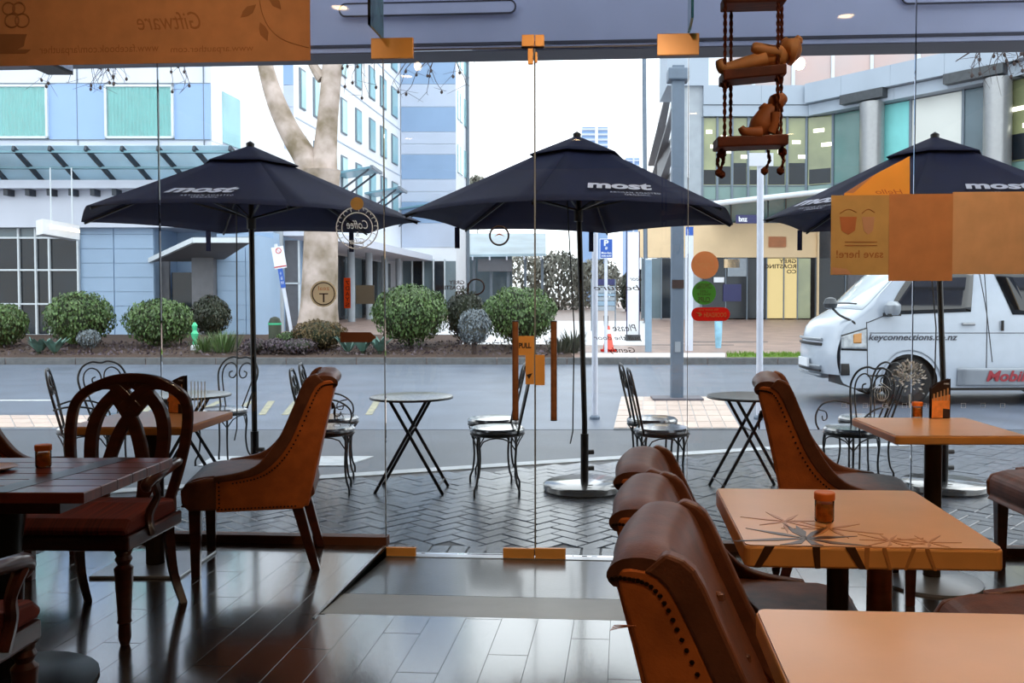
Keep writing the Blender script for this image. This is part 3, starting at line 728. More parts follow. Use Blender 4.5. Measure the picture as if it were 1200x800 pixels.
for k, (a, b) in enumerate(((297, 312), (312, 328), (328, 352))):
    px_box(lb, 'side_pane', M['win_mid' if k % 2 else 'soffit'], a, 282, b - 1.4, 392, D1 + 3.2, .06); px_box(lb, 'side_mullion', M['mullion'], b - 1.4, 282, b, 392, D1 + 3.2, .1)
    px_box(lb, 'side_mullion', M['mullion'], a, 331, b, 333, D1 + 3.2, .1)
# illuminated hanging sign
ds = 25.2
sg = vthing('hanging_light_sign', 'small white illuminated box sign hung on two rods under the glass awning', 'sign', R_(70, ds), ds, Z_(270, ds))
VM(sg).slab([(R_(44, ds), ds, Z_(276, ds)), (R_(52, ds - .3), ds - .3, Z_(275, ds)), (R_(95, ds + .6), ds + .6, Z_(279.5, ds)), (R_(88, ds + .9), ds + .9, Z_(279.5, ds))], (0, 0, .42)).build('box', M['sign_white'], sg)
ex = Vector((R_(95, ds + .6) - R_(52, ds - .3), .9, -.1)); c = Vector(((R_(55, ds) + R_(93, ds)) / 2, ds + .13, Z_(269, ds))) - Vector(tuple(sg['org']))
text_obj('lettering', text_mesh('(accommodation', .2, M['sign_glow'], width=.85, height=.17, bold=.004), sg, frame_mtx(c + Vector((0.06, -.06, .02)), ex, (0, 0, 1)))
for p in (57, 82): VM(sg).tube([(R_(p, ds), ds + .2, Z_(262, ds)), (R_(p, ds), ds + .2, Z_(196, ds))], .02, 6).build('rod', M['mullion'], sg)

# ---- right building: curved white fascia, glazed floor
D2 = 40.0
rbld = vthing('curved_office', 'white curved office building with glazed upper floor and silver columns', 'building', R_(950, D2), D2, zg(D2))
PL = [(R_(822, D2), D2), (R_(955, D2), D2), (R_(1200, 33.0), 33.0), (R_(1420, 26.0), 26.0)]
def strip(name, m, a, b, z0, z1, off=0.0, th=.3):     # a wall strip between two plan points, facing the street
    a, b = Vector(a), Vector(b); t = (b - a).normalized(); n = Vector((t.y, -t.x))
    if n.y > 0: n = -n
    p = [a + n * off, b + n * off, b + n * (off - th), a + n * (off - th)]
    return VM(rbld).prism([(q.x, q.y) for q in p], z0, z1, 'z').build(name, m, rbld)
def along(t):      # parametric point on the front polyline, t in 0..3
    k = min(int(t), 2); a, b = Vector(PL[k]), Vector(PL[k + 1]); return a.lerp(b, t - k)
def zz(py, d=D2): return Z_(py, d)
ts = [0, .5, 1, 1.2, 1.45, 1.7, 2, 2.3, 2.65, 3]
for k, (a, b) in enumerate(zip(ts, ts[1:])):
    A, B = along(a), along(b); e = (B - A) * .002
    strip('upper_fascia', M['fascia_pale'], A + e, B - e, zz(126), zz(104), .9 if a >= 1 else .35, 1.2)
    strip('lower_fascia', M['fascia_pale'], A + e, B - e, zz(139), zz(126) - .03, .6 if a >= 1 else .3, 1.0)
strip('end_pier', M['concrete'], (R_(800, D2), D2), PL[0], zg(D2), zz(104), .1, 2.0)
VM(rbld).prism([(PL[0][0], D2 + 1.5), (PL[1][0], D2 + 1.5), (PL[2][0], PL[2][1] + 1.5), (PL[3][0], PL[3][1] + 1.5), (PL[3][0], 60), (PL[0][0], 60)], zg(D2), zz(235), 'z').build('core', M['soffit'], rbld)
VM(rbld).prism([(PL[0][0], D2 + .5), (PL[1][0], D2 + .5), (PL[2][0], PL[2][1] + .5), (PL[3][0], PL[3][1] + .5), (PL[3][0], 60), (PL[0][0], 60)], zz(235), zz(104), 'z').build('floor_slab_core', M['soffit'], rbld)
kinds = ['win_lit', 'win_lit', 'win_lit', 'win_lit', 'win_lit', 'win_lit', 'win_lit', 'win_green', 'curtain', 'win_blind', 'win_mid', 'win_lit', 'win_mid', 'win_green', 'win_mid']
tw_ = [0, .13, .26, .40, .56, .74, .92, 1.1, 1.3, 1.5, 1.74, 1.9, 2.1, 2.4, 2.7, 3]
for k, (a, b) in enumerate(zip(tw_, tw_[1:])):
    A, B = along(a), along(b); e = (B - A).normalized() * .05
    strip('pane', M[kinds[k]], A + e, B - e, zz(218), zz(140), .05, .1)
    strip('spandrel', M['win_green'], A + e, B - e, zz(234), zz(219), .05, .1)
    strip('mullion', M['mullion_grey'], A - e, A + e, zz(235), zz(139), .12, .2)
    if kinds[k] == 'win_lit':
        for q in range(2):
            c1 = A.lerp(B, .25 + .3 * q); c2 = A.lerp(B, .65 + .3 * q)
            zq = zz(158 + 17 * q + (k % 3) * 6)
            strip('ceiling_light', M['tube_light'], c1, c2, zq, zq + .16, .07, .06)
        strip('partition', M['win_dark'], A.lerp(B, .1), B.lerp(A, .1), zz(217), zz(200 - (k % 3) * 4), .06, .05)
strip('transom', M['mullion_grey'], PL[0], PL[1], zz(219), zz(218), .1, .1); strip('transom', M['mullion_grey'], PL[1], PL[2], zz(219), zz(218), .1, .1)
for t in (1.31, 1.88, 2.45):
    c = along(t); VM(rbld).lathe([(.5, zz(250)), (.5, zz(138))], 24, (c.x - .25, c.y - .55, 0)).build('column', M['col_silver'], rbld, smooth=True)
for (a, b) in ((1.2, 1.42), (1.7, 1.95), (2.3, 2.6)):
    strip('light_box', M['fixture'], along(a), along(b), zz(136), zz(126), 1.0, .5)
# recessed upper storey, its panes painted with a pink sky reflection
for k in range(11):
    A = Vector((R_(835 + k * 46, 44), 44 - max(0, k - 4) * .9)); B = Vector((R_(835 + (k + 1) * 46, 44), 44 - max(0, k - 3) * .9)); e = (B - A).normalized() * .08
    strip('upper_pane', M['win_pink_sky'], A + e, B - e, zz(112), zz(84) - .05, 0, .1); strip('upper_pane', M['win_pink_sky'], A + e, B - e, zz(82), zz(30), 0, .1)
    strip('upper_mullion', M['mullion'], A - e, A + e, zz(112), zz(30), .1, .2)
    strip('upper_transom', M['mullion'], A, B, zz(84) - .04, zz(82), .08, .15)
# side wall going away, with ledges
s0 = (R_(800, D2), D2); s1 = (R_(770, 75), 75)
VM(rbld).prism([s0, (s0[0] + 2, D2 + .2), (s1[0] + 2, 75), s1], zg(D2), 19, 'z').build('side_wall', M['facade_lit'], rbld)
for k in range(5):
    zq = 5 + k * 1.9; VM(rbld).slab([(s0[0] - .1, D2 + 4, zq), (s0[0] + .1, D2 + 4, zq), (s1[0], 74, zq), (s1[0] - .9, 74, zq)], .16).build('ledge', M['soffit'], rbld)
VM(rbld).box(R_(781, D2 - .3), R_(829, D2 - .3), D2 - .3, D2 + 3, zz(104), 22).build('stair_tower', M['fascia_pale'], rbld)
# street level of the right building
dL = D2 - .2
strip('lobby_wall', M['beige_wall'], (R_(748, dL), dL), (R_(956, dL), dL), zz(302), zz(262), 0, .3)
for k, (a, b, mm) in enumerate(((752, 775, 'win_mid'), (775, 800, 'win_dark'), (822, 850, 'win_dark'), (850, 875, 'win_dark'), (875, 898, 'win_dark'), (898, 918, 'lobby'), (918, 934, 'lobby'), (934, 950, 'win_lit'), (956, 990, 'win_dark'), (990, 1060, 'win_dark'), (1060, 1140, 'win_mid'), (1140, 1260, 'win_dark'))):
    strip('street_pane', M[mm], (R_(a + .6, dL), dL), (R_(b - .6, dL), dL), zg(D2) + .05, zz(303), 0, .1)
    strip('street_mullion', M['mullion_grey'], (R_(a - .6, dL), dL), (R_(a + .6, dL), dL), zg(D2), zz(302), .06, .2)
for (a, b, t, bt, mm) in ((852, 874, 303, 324, 'sign_grey'), (847, 868, 333, 353, 'sign_navy'), (836, 848, 325, 331, 'sign_white'), (848, 866, 304, 314, 'beige_wall'), (900, 920, 278, 290, 'sticker_brown')):
    strip('window_poster', M[mm], (R_(a, dL), dL), (R_(b, dL), dL), zz(bt), zz(t), .09, .05)
strip('door_edge', M['beige_wall'], (R_(956, dL), dL), (R_(958, dL), dL), zg(D2), zz(262), .2, .2)
# awning: white tube and teal glass
for (pa, pb) in ((836, 900), (900, 962), (962, 1040), (1040, 1160)):
    ya = 240 - (pa - 836) * .11; yb = 240 - (pb - 836) * .11; dd = 37.5
    VM(rbld).slab([(R_(pa, dd), dd, Z_(ya, dd)), (R_(pb, dd) - .06, dd, Z_(yb, dd)), (R_(pb, D2) - .06, D2, Z_(yb + 24, D2)), (R_(pa, D2), D2, Z_(ya + 24, D2))], .04).build('awning_glass', M['canopy_teal'], rbld)
    VM(rbld).tube([(R_(pa, dd), dd, Z_(ya - 1, dd)), (R_(pb, dd), dd, Z_(yb - 1, dd))], .12, 10).build('awning_tube', M['mullion'], rbld, smooth=True)
    VM(rbld).beam((R_(pa + 20, dd), dd, Z_(ya, dd)), (R_(pa + 20, D2), D2, Z_(ya + 26, D2)), .06).build('awning_arm', M['rafter'], rbld)
bz = VM(rbld).box(R_(862, 37), R_(890, 37), 37, 37.1, Z_(262, 37), Z_(252, 37)).build('bank_sign', M['sign_navy'], rbld)
bz2 = text_mesh('bnz', .3, M['sign_white'], width=R_(874, 37) - R_(864, 37), height=.22, bold=.01)
text_obj('lettering', bz2, bz, frame_mtx(Vector((R_(870, 37), 36.98, Z_(257, 37))) - Vector(tuple(rbld['org'])), (1, 0, 0), (0, 0, 1)))

# ---- far towers and a low pavilion at the end of the street
def tower(lab, pa, pb, yt, d, nb):
    t = vthing('distant_tower', lab, 'building', R_((pa + pb) / 2, d), d, 1.2)
    VM(t).box(R_(pa, d), R_(pb, d), d, d + 15, 1.0, Z_(yt, d)).build('wall', M['tower'], t)
    for k in range(nb):
        zq = Z_(yt + 4 + k * 6, d); VM(t).box(R_(pa, d) - .1, R_(pb, d) + .1, d - .3, d, zq, zq + .5).build('floor_band', M['facade_lav'], t)
    VM(t).box(R_(pa + (pb - pa) * .5, d), R_(pa + (pb - pa) * .62, d), d - .5, d, 1, Z_(yt - 2, d)).build('core_strip', M['facade_white'], t)
tower('tall blue-grey tower far down the street behind the umbrella', 682, 712, 150, 240, 5)
tower('lower blue-grey tower far down the street beside the thin pole', 733, 749, 186, 260, 3)
pv = vthing('glass_pavilion', 'low arcade with a pale glass roof at the end of the side street', 'building', R_(530, 58), 58, zg(58))
VM(pv).slab([(R_(470, 55), 55, Z_(302, 55)), (R_(640, 55), 55, Z_(300, 55)), (R_(640, 63), 63, Z_(276, 63)), (R_(470, 63), 63, Z_(276, 63))], .15).build('roof', M['canopy_glass'], pv)
for k in range(9):
    p = 474 + k * 20
    VM(pv).beam((R_(p, 54.9), 54.9, Z_(303, 55)), (R_(p, 63), 63, Z_(277, 63)), .1, .2).build('roof_rib', M['facade_white'], pv)
    VM(pv).box(R_(p, 56), R_(p + 3, 56), 56, 56.3, zg(56), Z_(303, 56)).build('column', M['mullion_grey'], pv)
VM(pv).box(R_(480, 62.5), R_(600, 62.5), 62.5, 62.8, zg(60), Z_(300, 62)).build('back_wall', M['win_mid'], pv)
VM(pv).box(R_(560, 55.5), R_(600, 55.5), 55.5, 55.8, Z_(318, 55.5), Z_(303, 55.5)).build('dark_beam', M['soffit'], pv)

# ================================================================== PLANTS
def leaves(n, rx, ry, rz, size, flat=.0, cz=0.0, shell=.75, lobes=4):
    mb = MB(); lob = [(random.uniform(-1, 1), random.uniform(-1, 1), random.uniform(-.6, 1)) for _ in range(lobes)]
    for _ in range(n):
        u = random.uniform(-1, 1) if random.random() < .75 else random.uniform(0, 1)
        a = random.uniform(0, 2 * pi); s = math.sqrt(1 - u * u); dv = Vector((s * math.cos(a), s * math.sin(a), u))
        k = random.uniform(shell, 1.0) + .07 * math.sin(dv.x * 7 + lob[0][0] * 6) * math.cos(dv.z * 6 + lob[1][0] * 6)
        p = Vector((dv.x * rx * k, dv.y * ry * k, dv.z * rz * k + cz))
        nrm = (dv + Vector((random.uniform(-1, 1), random.uniform(-1, 1), random.uniform(-1, 1))) * .9).normalized()
        t = nrm.cross(Vector((0, 0, 1))); t = t.normalized() if t.length > .01 else Vector((1, 0, 0)); b = nrm.cross(t)
        q = size * random.uniform(.6, 1.3)
        mb.add([p - t * q * .5, p + b * q * .9, p + t * q * .5, p - b * q * .9], [(0, 1, 2, 3)])
    return mb
def bush(name, lab, px, pyb, d, wpx, hpx, m, core, n=2200, size=.07, group=None, cat='bush'):
    if d < 30: n = int(n * 2.0); size *= .68
    r, _, zb = vd(px, pyb, d); rx = wpx / F * d / 2; rz = hpx / F * d / 2; zgr = min(zb, zg(d) + .1)
    o = thing(name, lab, cat, W(r, d, zgr), random.uniform(0, 6), group); cz = (zb - zgr) + rz
    leaves(n, rx, rx, rz, size, cz=cz).build('foliage', m, o)
    if d < 50: MB().lathe([(rx * .82 * math.cos(a), cz + rz * .82 * math.sin(a)) for a in [-pi / 2 + .05 + (pi - .1) * k / 8 for k in range(9)]], 14).build('dark_core', core, o, smooth=True)  # dark solid added inside to close the gaps between leaves
    MB().tube([(0, 0, -.15), (.02, .01, cz)], .06, 7).build('stem', M['twig'], o)
    return o
g = 'clipped round bushes along the far kerb'
bush('round_bush', 'round green clipped bush cut by the window grid of the blue block', 0, 407, 22.4, 62, 53, M['leaf_green'], M['leaf_core'], group=g)
bush('round_bush', 'large round green clipped bush beside the ground floor window grid', 94, 405, 22.4, 76, 64, M['leaf_green'], M['leaf_core'], 2600, group=g)
bush('round_bush', 'round green clipped bush before the dark entrance door', 187, 405, 22.4, 78, 56, M['leaf_green'], M['leaf_core'], 2400, group=g)
bush('round_bush', 'widest green clipped bush to the right of the tree trunk', 481, 403, 22.2, 90, 70, M['leaf_green'], M['leaf_core'], 3200, group=g)
bush('round_bush', 'green clipped bush behind the door handles', 610, 403, 22.2, 88, 68, M['leaf_green'], M['leaf_core'], 3000, group=g)
bush('round_bush', 'dark green bush squeezed between two larger clipped bushes', 546, 400, 23.4, 50, 60, M['leaf_dark'], M['leaf_core'], 1600, group=g)
bush('dark_shrub', 'dark bushy shrub at the foot of the grey entrance pier', 247, 394, 24.4, 46, 48, M['leaf_dark'], M['leaf_core'], 1500)
bush('blue_shrub', 'small blue-grey shrub between the clipped bushes', 556, 405, 21.0, 40, 44, M['leaf_blue'], M['core_grey'], 1200, .06)
bush('blue_shrub', 'tiny grey-blue shrub in front of the large round bush', 104, 408, 21.2, 26, 22, M['leaf_blue'], M['core_grey'], 500, .05)
bush('mound_plant', 'low rust and olive mound at the foot of the tree trunk', 375, 410, 21.8, 66, 36, M['leaf_rust'], M['leaf_core'], 1200, .06, cat='plant')
bush('mound_plant', 'low green mound left of the blue-green leafy clump', 340, 406, 21.9, 34, 18, M['leaf_green'], M['leaf_core'], 500, .05, cat='plant')
for k, (px, ww) in enumerate(((300, 34), (350, 44), (322, 26))):
    bush('purple_groundcover', 'low purple-grey ground cover clump on the mulch bed', px, 414, 21.0, ww, 18, M['leaf_purple'], M['leaf_core'], 500, .05, 'purple ground cover clumps', 'plant')
def blades(name, lab, px, py, d, n, h, spread, wd, m, cat='plant', group=None, lean=.5):
    r, _, z = vd(px, py, d); z = min(z, zg(d) + .12); o = thing(name, lab, cat, W(r, d, z), 0, group); mb = MB()
    for _ in range(n):
        a = random.uniform(0, 2 * pi); l = h * random.uniform(.6, 1.1); q = random.uniform(0, spread); b = Vector((math.cos(a) * q, math.sin(a) * q, 0)); t = b + Vector((math.cos(a), math.sin(a), 0)) * l * lean + Vector((0, 0, l)); s = Vector((-math.sin(a), math.cos(a), 0)) * wd
        md = b.lerp(t, .5) + Vector((0, 0, l * .12))
        mb.add([b - s * .6, b + s * .6, md + s, md - s, t], [(0, 1, 2, 3), (3, 2, 4)])
    mb.build('blades', m, o); MB().lathe([(spread * .4 + .03, -.1), (spread * .3 + .02, .04)], 8).build('crown', M['leaf_core'], o)
    return o
blades('grass_tuft', 'fine green grass tuft in front of the dark shrub', 262, 412, 21.2, 260, .5, .35, .008, M['leaf_green'])
blades('grass_tuft', 'fine green grass tuft below the entrance pier panels', 240, 413, 21.4, 160, .42, .3, .008, M['leaf_green'])
blades('grass_tuft', 'short dark grass tuft beside the umbrella pole', 655, 415, 21.2, 120, .45, .3, .012, M['leaf_dark'])
blades('grass_tuft', 'dark strappy grass tuft at the corner of the garden bed', 672, 412, 21.4, 120, .55, .25, .012, M['leaf_dark'])
for k, (px, lab) in enumerate(((46, 'blue-green rosette plant in front of the window grid'), (64, 'small blue-green rosette plant beside the tiny grey shrub'), (425, 'blue-green broad leaved clump left of the widest clipped bush'), (445, 'blue-green broad leaved clump under the widest clipped bush'), (408, 'blue-green broad leaved clump beside the rust mound'))):
    blades('rosette_plant', lab, px, 412 if px < 100 else 411, 21.0, 26, .34, .06, .06, M['leaf_teal'], lean=.9)
# scattered litter of low foliage on the mulch (nobody could count it)
mb = MB()
for _ in range(2600):
    px = random.uniform(-60, 665); d = random.uniform(d_far + .25, d_far + 3.2); r = R_(px, d); z = .07 + (.17) * (d - d_far - .2) / 2.6 + .02
    a = random.uniform(0, 6.28); s = random.uniform(.02, .06); up = random.uniform(0, .09)
    p = W(r, d, z); mb.add([p + Vector((math.cos(a) * s, math.sin(a) * s, 0)), p + Vector((-math.sin(a) * s * .5, math.cos(a) * s * .5, up)), p - Vector((math.cos(a) * s, math.sin(a) * s, -up * .5))], [(0, 1, 2)])
tag(mb.build('bark_litter', M['leaf_purple'], bed), kind='stuff')
mb = MB()
for _ in range(2500):
    d = random.uniform(d_far + .25, d_far + .9); r = R_(random.uniform(852, 1190), d); p = W(r, d, zg(d) + .01); a = random.uniform(0, 6.28); s = .012
    mb.add([p + Vector((math.cos(a) * s, math.sin(a) * s, 0)), p - Vector((math.cos(a) * s, math.sin(a) * s, 0)), p + Vector((random.uniform(-.03, .03), random.uniform(-.03, .03), random.uniform(.05, .1)))], [(0, 1, 2)])
tag(mb.build('lawn_grass', M['grass'], far), kind='stuff')
# the big plane tree
dT = 22.6
tr = vthing('plane_tree', 'big forked plane tree with mottled pale bark on the far garden bed', 'tree', *vd(372, 398, dT))
pt = lambda px, py, dd=0: vd(px, py, dT + dd)
VM(tr).tube([pt(372, 404), pt(374, 360), pt(376, 290), pt(377, 235), pt(376, 200)], [.62, .47, .43, .41, .5], 14, smooth=4).build('trunk', M['bark'], tr, smooth=True)
VM(tr).tube([pt(379, 215), pt(381, 180), pt(384, 140), pt(388, 95), pt(391, 50), pt(397, -20), pt(410, -120)], [.38, .30, .26, .25, .25, .22, .18], 12, smooth=4).build('main_branch', M['bark'], tr, smooth=True)
VM(tr).tube([pt(372, 215), pt(358, 185), pt(340, 155), pt(324, 120), pt(313, 85), pt(305, 45), pt(290, -30)], [.34, .31, .27, .24, .20, .18, .15], 12, smooth=4).build('main_branch', M['bark'], tr, smooth=True)
VM(tr).tube([pt(378, 92), pt(370, 82), pt(362, 66), pt(350, 40)], [.16, .12, .1, .08], 8, smooth=3).build('side_branch', M['bark'], tr, smooth=True)
VM(tr).tube([pt(300, 20), pt(240, -5), pt(170, 10), pt(90, 15)], [.1, .07, .05, .03], 7, smooth=4).build('side_branch', M['bark'], tr, smooth=True)
VM(tr).tube([pt(393, 30), pt(440, -5), pt(500, 5), pt(570, 30)], [.1, .07, .05, .03], 7, smooth=4).build('side_branch', M['bark'], tr, smooth=True)
def twigs(root, pt, starts, n, L=46):
    for (px, py) in starts:
        mb = VM(root)
        for _ in range(n):
            x, y = px + random.uniform(-12, 12), py; ax = random.uniform(-1.4, 1.4); P = [pt(x, y)]; dd = random.uniform(-.6, .6)
            for k in range(5):
                x += ax * L / 7 + random.uniform(-3, 3); y += L / 5 * random.uniform(.5, 1.1) - max(0, k - 3) * 9; P.append(pt(x, y, dd * k / 5)); ax *= .75
            mb.tube(P, [.016, .008, .005], 4, smooth=2)
            for q in (2, 4):
                b = Vector(P[q]); mb.tube([b, b + Vector((random.uniform(-.5, .5), 0, random.uniform(-.5, .15)))], [.006, .003], 4)
                if random.random() < .6: mb.lathe([(.003, -.05), (.035, -.02), (.035, .02), (.003, .05)], 6, tuple(b + Vector((0, 0, -.06))))
        mb.build('twig', M['twig'], root)
twigs(tr, pt, ((80, 50), (105, 55), (125, 52), (150, 55), (205, 58)), 4, 66)
twigs(tr, pt, ((410, 55), (430, 50), (490, 55), (520, 60), (545, 40)), 3, 70)
t2 = vthing('street_tree', 'bare branched tree reaching in beside the curved office', 'tree', R_(1330, 19), 19, ROAD)
p2 = lambda px, py, dd=0: vd(px, py, 19 + dd)
VM(t2).tube([(R_(1330, 19), 19, ROAD - .1), p2(1325, 300), p2(1320, 150), p2(1325, 20), p2(1330, -100)], [.3, .25, .2, .16, .1], 10, smooth=3).build('trunk', M['bark'], t2, smooth=True)
VM(t2).tube([p2(1320, 120), p2(1270, 60), p2(1210, 40), p2(1150, 55), p2(1120, 72)], [.1, .06, .035, .02, .008], 6, smooth=3).build('side_branch', M['twig'], t2)
twigs(t2, p2, ((1155, 50), (1175, 48), (1195, 45), (1215, 45)), 4, 50)
# hazy trees of the park at the end of the street
g = 'grey winter trees at the end of the street'
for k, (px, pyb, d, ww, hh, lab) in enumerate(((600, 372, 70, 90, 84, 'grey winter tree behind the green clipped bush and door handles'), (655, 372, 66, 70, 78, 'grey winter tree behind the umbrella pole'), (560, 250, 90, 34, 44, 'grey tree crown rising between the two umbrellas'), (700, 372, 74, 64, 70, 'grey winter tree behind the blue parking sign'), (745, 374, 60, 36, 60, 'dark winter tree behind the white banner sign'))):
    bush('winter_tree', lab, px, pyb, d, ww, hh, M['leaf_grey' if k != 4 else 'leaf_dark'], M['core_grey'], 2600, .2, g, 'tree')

# ================================================================== STREET FURNITURE
def gthing(name, lab, cat, px, py, z, group=None):
    p = gw(px, py, z); o = thing(name, lab, cat, p, YAW, group); r, d = gp(px, py, z); o['org'] = (r, d, z); return o
def post(name, lab, cat, px, py, top, w_px, m, square=False, base=True, z=None, ppx=None):
    z = ROAD if z is None else z
    o = gthing(name, lab, cat, px, py, z); r, d, zz_ = o['org']; wv = w_px / F * d / 2; zt = Z_(top, d); rt = R_(ppx if ppx else px, d)
    mb = VM(o)
    if square: mb.box(r - wv, r + wv, d - wv, d + wv, z - .02, zt).build('pole', m, o, bevel=.01)
    else: mb.tube([(r, d, z - .02), (rt, d, zt)], wv, 12).build('pole', m, o, smooth=True)
    if base: VM(o).lathe([(wv * 1.7, z - .01), (wv * 1.7, z + .03), (wv * 1.1, z + .05)], 12, (r, d, 0)).build('base_plate', M['pole_grey'], o)
    return o
o = post('square_pole', 'tall square grey-blue lamp pole on the tiled island', 'pole', 793, 469, 80, 14, M['pole_grey'], True, False)
r, d, z = o['org']; VM(o).box(r - .36, r + .36, d - .22, d + .22, z - .01, z + .05).build('base_plate', M['verandah_dark'], o)
VM(o).box(r - .15, r + .15, d - .15, d + .15, Z_(98, d), Z_(84, d)).build('capital', M['pole_grey'], o, bevel=.02)
VM(o).box(r - .086, r + .086, d - .1, d - .09, Z_(338, d), Z_(328, d)).build('label_band', M['ink_dark'], o)
VM(o).box(r - .04, r + .04, d - .1, d - .092, Z_(412, d), Z_(400, d)).build('label_plate', M['sign_grey'], o)
post('sign_pole', 'white post standing on the road beside the centre umbrella', 'post', 697, 491, 274, 7, M['pole_white'])
o = post('sign_pole', 'tall white post beside the van with a square sign back', 'post', 890, 491, 184, 8, M['pole_white'])
r, d, z = o['org']; VM(o).box(R_(876, d), R_(904, d), d - .05, d - .035, Z_(196, d), Z_(181, d)).build('sign_plate', M['sign_white'], o)
dd = 36.0; post('thin_lamp_pole', 'thin tall grey lamp pole against the white sky', 'pole', 757, 354 + (EYE - zg(dd)) / dd * F, 60, 5, M['pole_grey'], z=zg(dd), ppx=754)
def far_thing(name, lab, cat, px, d, group=None):
    z = zg(d); o = vthing(name, lab, cat, R_(px, d), d, z, group); return o, R_(px, d), d, z
o, r, d, z = far_thing('parking_sign', 'blue parking sign with a white P on a thin white post', 'sign', 710, 21.4)
VM(o).tube([(r, d, z - .02), (r, d, Z_(281, d))], .04, 8).build('post', M['pole_white'], o)
pl_ = VM(o).box(R_(702.5, d), R_(718, d), d - .06, d - .045, Z_(303, d), Z_(280, d)).build('sign_border', M['sign_white'], o)
VM(o).box(R_(703.3, d), R_(717.2, d), d - .066, d - .06, Z_(302.2, d), Z_(280.8, d)).build('sign_face', M['sign_blue'], pl_)
og = Vector((r, d, z))
for (b, y, h, ww) in (('P', 285, .14, None), ('60', 291, .07, None), ('Mon-Sun', 296.5, .05, .24), ('8:00-6:00', 300, .04, .24)):
    text_obj('lettering', text_mesh(b, .1, M['sign_white'], height=h, width=ww or h * .8, bold=.003), pl_, frame_mtx(Vector((R_(710.3, d), d - .07, Z_(y, d))) - og, (1, 0, 0), (0, 0, 1)))
o, r, d, z = far_thing('leaning_parking_sign', 'leaning post with a white no stopping sign above a blue plate', 'sign', 344, 22.0)
A, B = Vector((R_(345, d), d, z - .02)), Vector((R_(324, d), d, Z_(286, d))); ax = (B - A).normalized(); sx = Vector((ax.z, 0, -ax.x))
VM(o).tube([A, B], .045, 8).build('post', M['pole_white'], o)
def leanplate(name, m, px, py, w2, h2, off):
    c = Vector((R_(px, d), d - off, Z_(py, d))); return VM(o).slab([c - sx * w2 - ax * h2, c + sx * w2 - ax * h2, c + sx * w2 + ax * h2, c - sx * w2 + ax * h2], (0, -.012, 0)).build(name, m, o)
sp = leanplate('no_stopping_plate', M['sign_white'], 328.5, 302, .15, .27, .05)
c = Vector((R_(328, d), d - .066, Z_(294, d))) - Vector(tuple(o['org']))
MB().tube([c + Vector((math.cos(a) * .065, 0, math.sin(a) * .065)) for a in [2 * pi * k / 14 for k in range(14)]], .009, 4, closed=True).build('ring_symbol', M['sticker_red'], sp)
MB().beam(c + Vector((-.045, 0, .045)), c + Vector((.045, 0, -.045)), .014, .006).build('slash_symbol', M['sticker_red'], sp)
leanplate('red_stripe', M['sticker_red'], 330, 312.4, .15, .012, .062)
bp_ = leanplate('blue_plate', M['sign_blue'], 331.5, 326, .06, .24, .05)
c = Vector((R_(331.5, d), d - .066, Z_(326, d))) - Vector(tuple(o['org']))
text_obj('lettering', text_mesh('P\n60\nM-F', .1, M['sign_white'], width=.07, height=.3), bp_, frame_mtx(c, sx, ax))
o, r, d, z = far_thing('banner_sign', 'tall narrow white banner sign on the far plaza', 'sign', 741.5, 25.0)
VM(o).box(R_(735, d), R_(748.5, d), d - .03, d + .03, Z_(391, d), Z_(272, d)).build('banner', M['sign_white'], o)
VM(o).box(R_(734, d), R_(735, d), d - .04, d + .04, Z_(393, d), Z_(271, d)).build('frame_edge', M['sign_navy'], o); VM(o).box(R_(748.5, d), R_(749.5, d), d - .04, d + .04, Z_(393, d), Z_(271, d)).build('frame_edge', M['sign_navy'], o)
VM(o).box(R_(733, d), R_(750, d), d - .2, d + .2, z - .01, Z_(392, d)).build('base', M['fixture'], o)
o, r, d, z = far_thing('blue_bollard', 'blue-grey square bollard post beside the banner sign', 'bollard', 760, 21.6)
VM(o).box(R_(756, d), R_(763.5, d), d - .07, d + .07, z - .02, Z_(303, d)).build('post', M['pole_blue'], o, bevel=.01)
VM(o).box(R_(756.2, d), R_(763.3, d), d - .075, d - .07, Z_(304.6, d), Z_(303.4, d)).build('cap_band', M['sign_white'], o)
o, r, d, z = far_thing('banner_pole', 'slim pale pole with a blue flag band before the lobby', 'pole', 808, 21.8)
VM(o).box(R_(803, d), R_(812, d), d - .03, d + .03, Z_(412, d), Z_(266, d)).build('pole', M['pole_white'], o); VM(o).box(R_(803, d), R_(812, d), d - .035, d - .03, Z_(276, d), Z_(266, d)).build('flag_band', M['sign_blue'], o)
o, r, d, z = far_thing('information_board', 'grey information board with a navy header behind the white post', 'sign', 707, 30.0)
for p in (693, 721): VM(o).box(R_(p - .6, d), R_(p + .6, d), d - .03, d + .03, z - .01, Z_(327, d)).build('leg', M['mullion_grey'], o)
for k, (a, b, mm) in enumerate(((327, 334, 'sign_navy'), (335, 343, 'sign_grey'), (343.6, 347, 'pole_blue'), (348, 352, 'sign_grey'), (352.6, 358, 'pole_blue'), (358.6, 364, 'sign_grey'))):
    VM(o).box(R_(694, d), R_(720.5, d), d - .02, d + .02, Z_(b, d), Z_(a, d)).build('board_panel', M[mm], o)
o, r, d, z = far_thing('traffic_cone', 'orange traffic cone with a dark top at the plaza corner', 'cone', 713, 21.8)
VM(o).lathe([(.03, z + .62), (.14, z + .03)], 14, (r, d, 0)).build('cone_body', M['cone_orange'], o, smooth=True)
VM(o).box(r - .19, r + .19, d - .19, d + .19, z - .01, z + .04).build('cone_base', M['sticker_red'], o, bevel=.01)
VM(o).lathe([(.075, z + .42), (.052, z + .52)], 14, (r, d, 0)).build('white_band', M['sign_white'], o)
VM(o).lathe([(.05, z + .6), (.06, z + .86), (.04, z + .87)], 10, (r - .06, d, 0)).build('cone_cap', M['dark_post'], o)
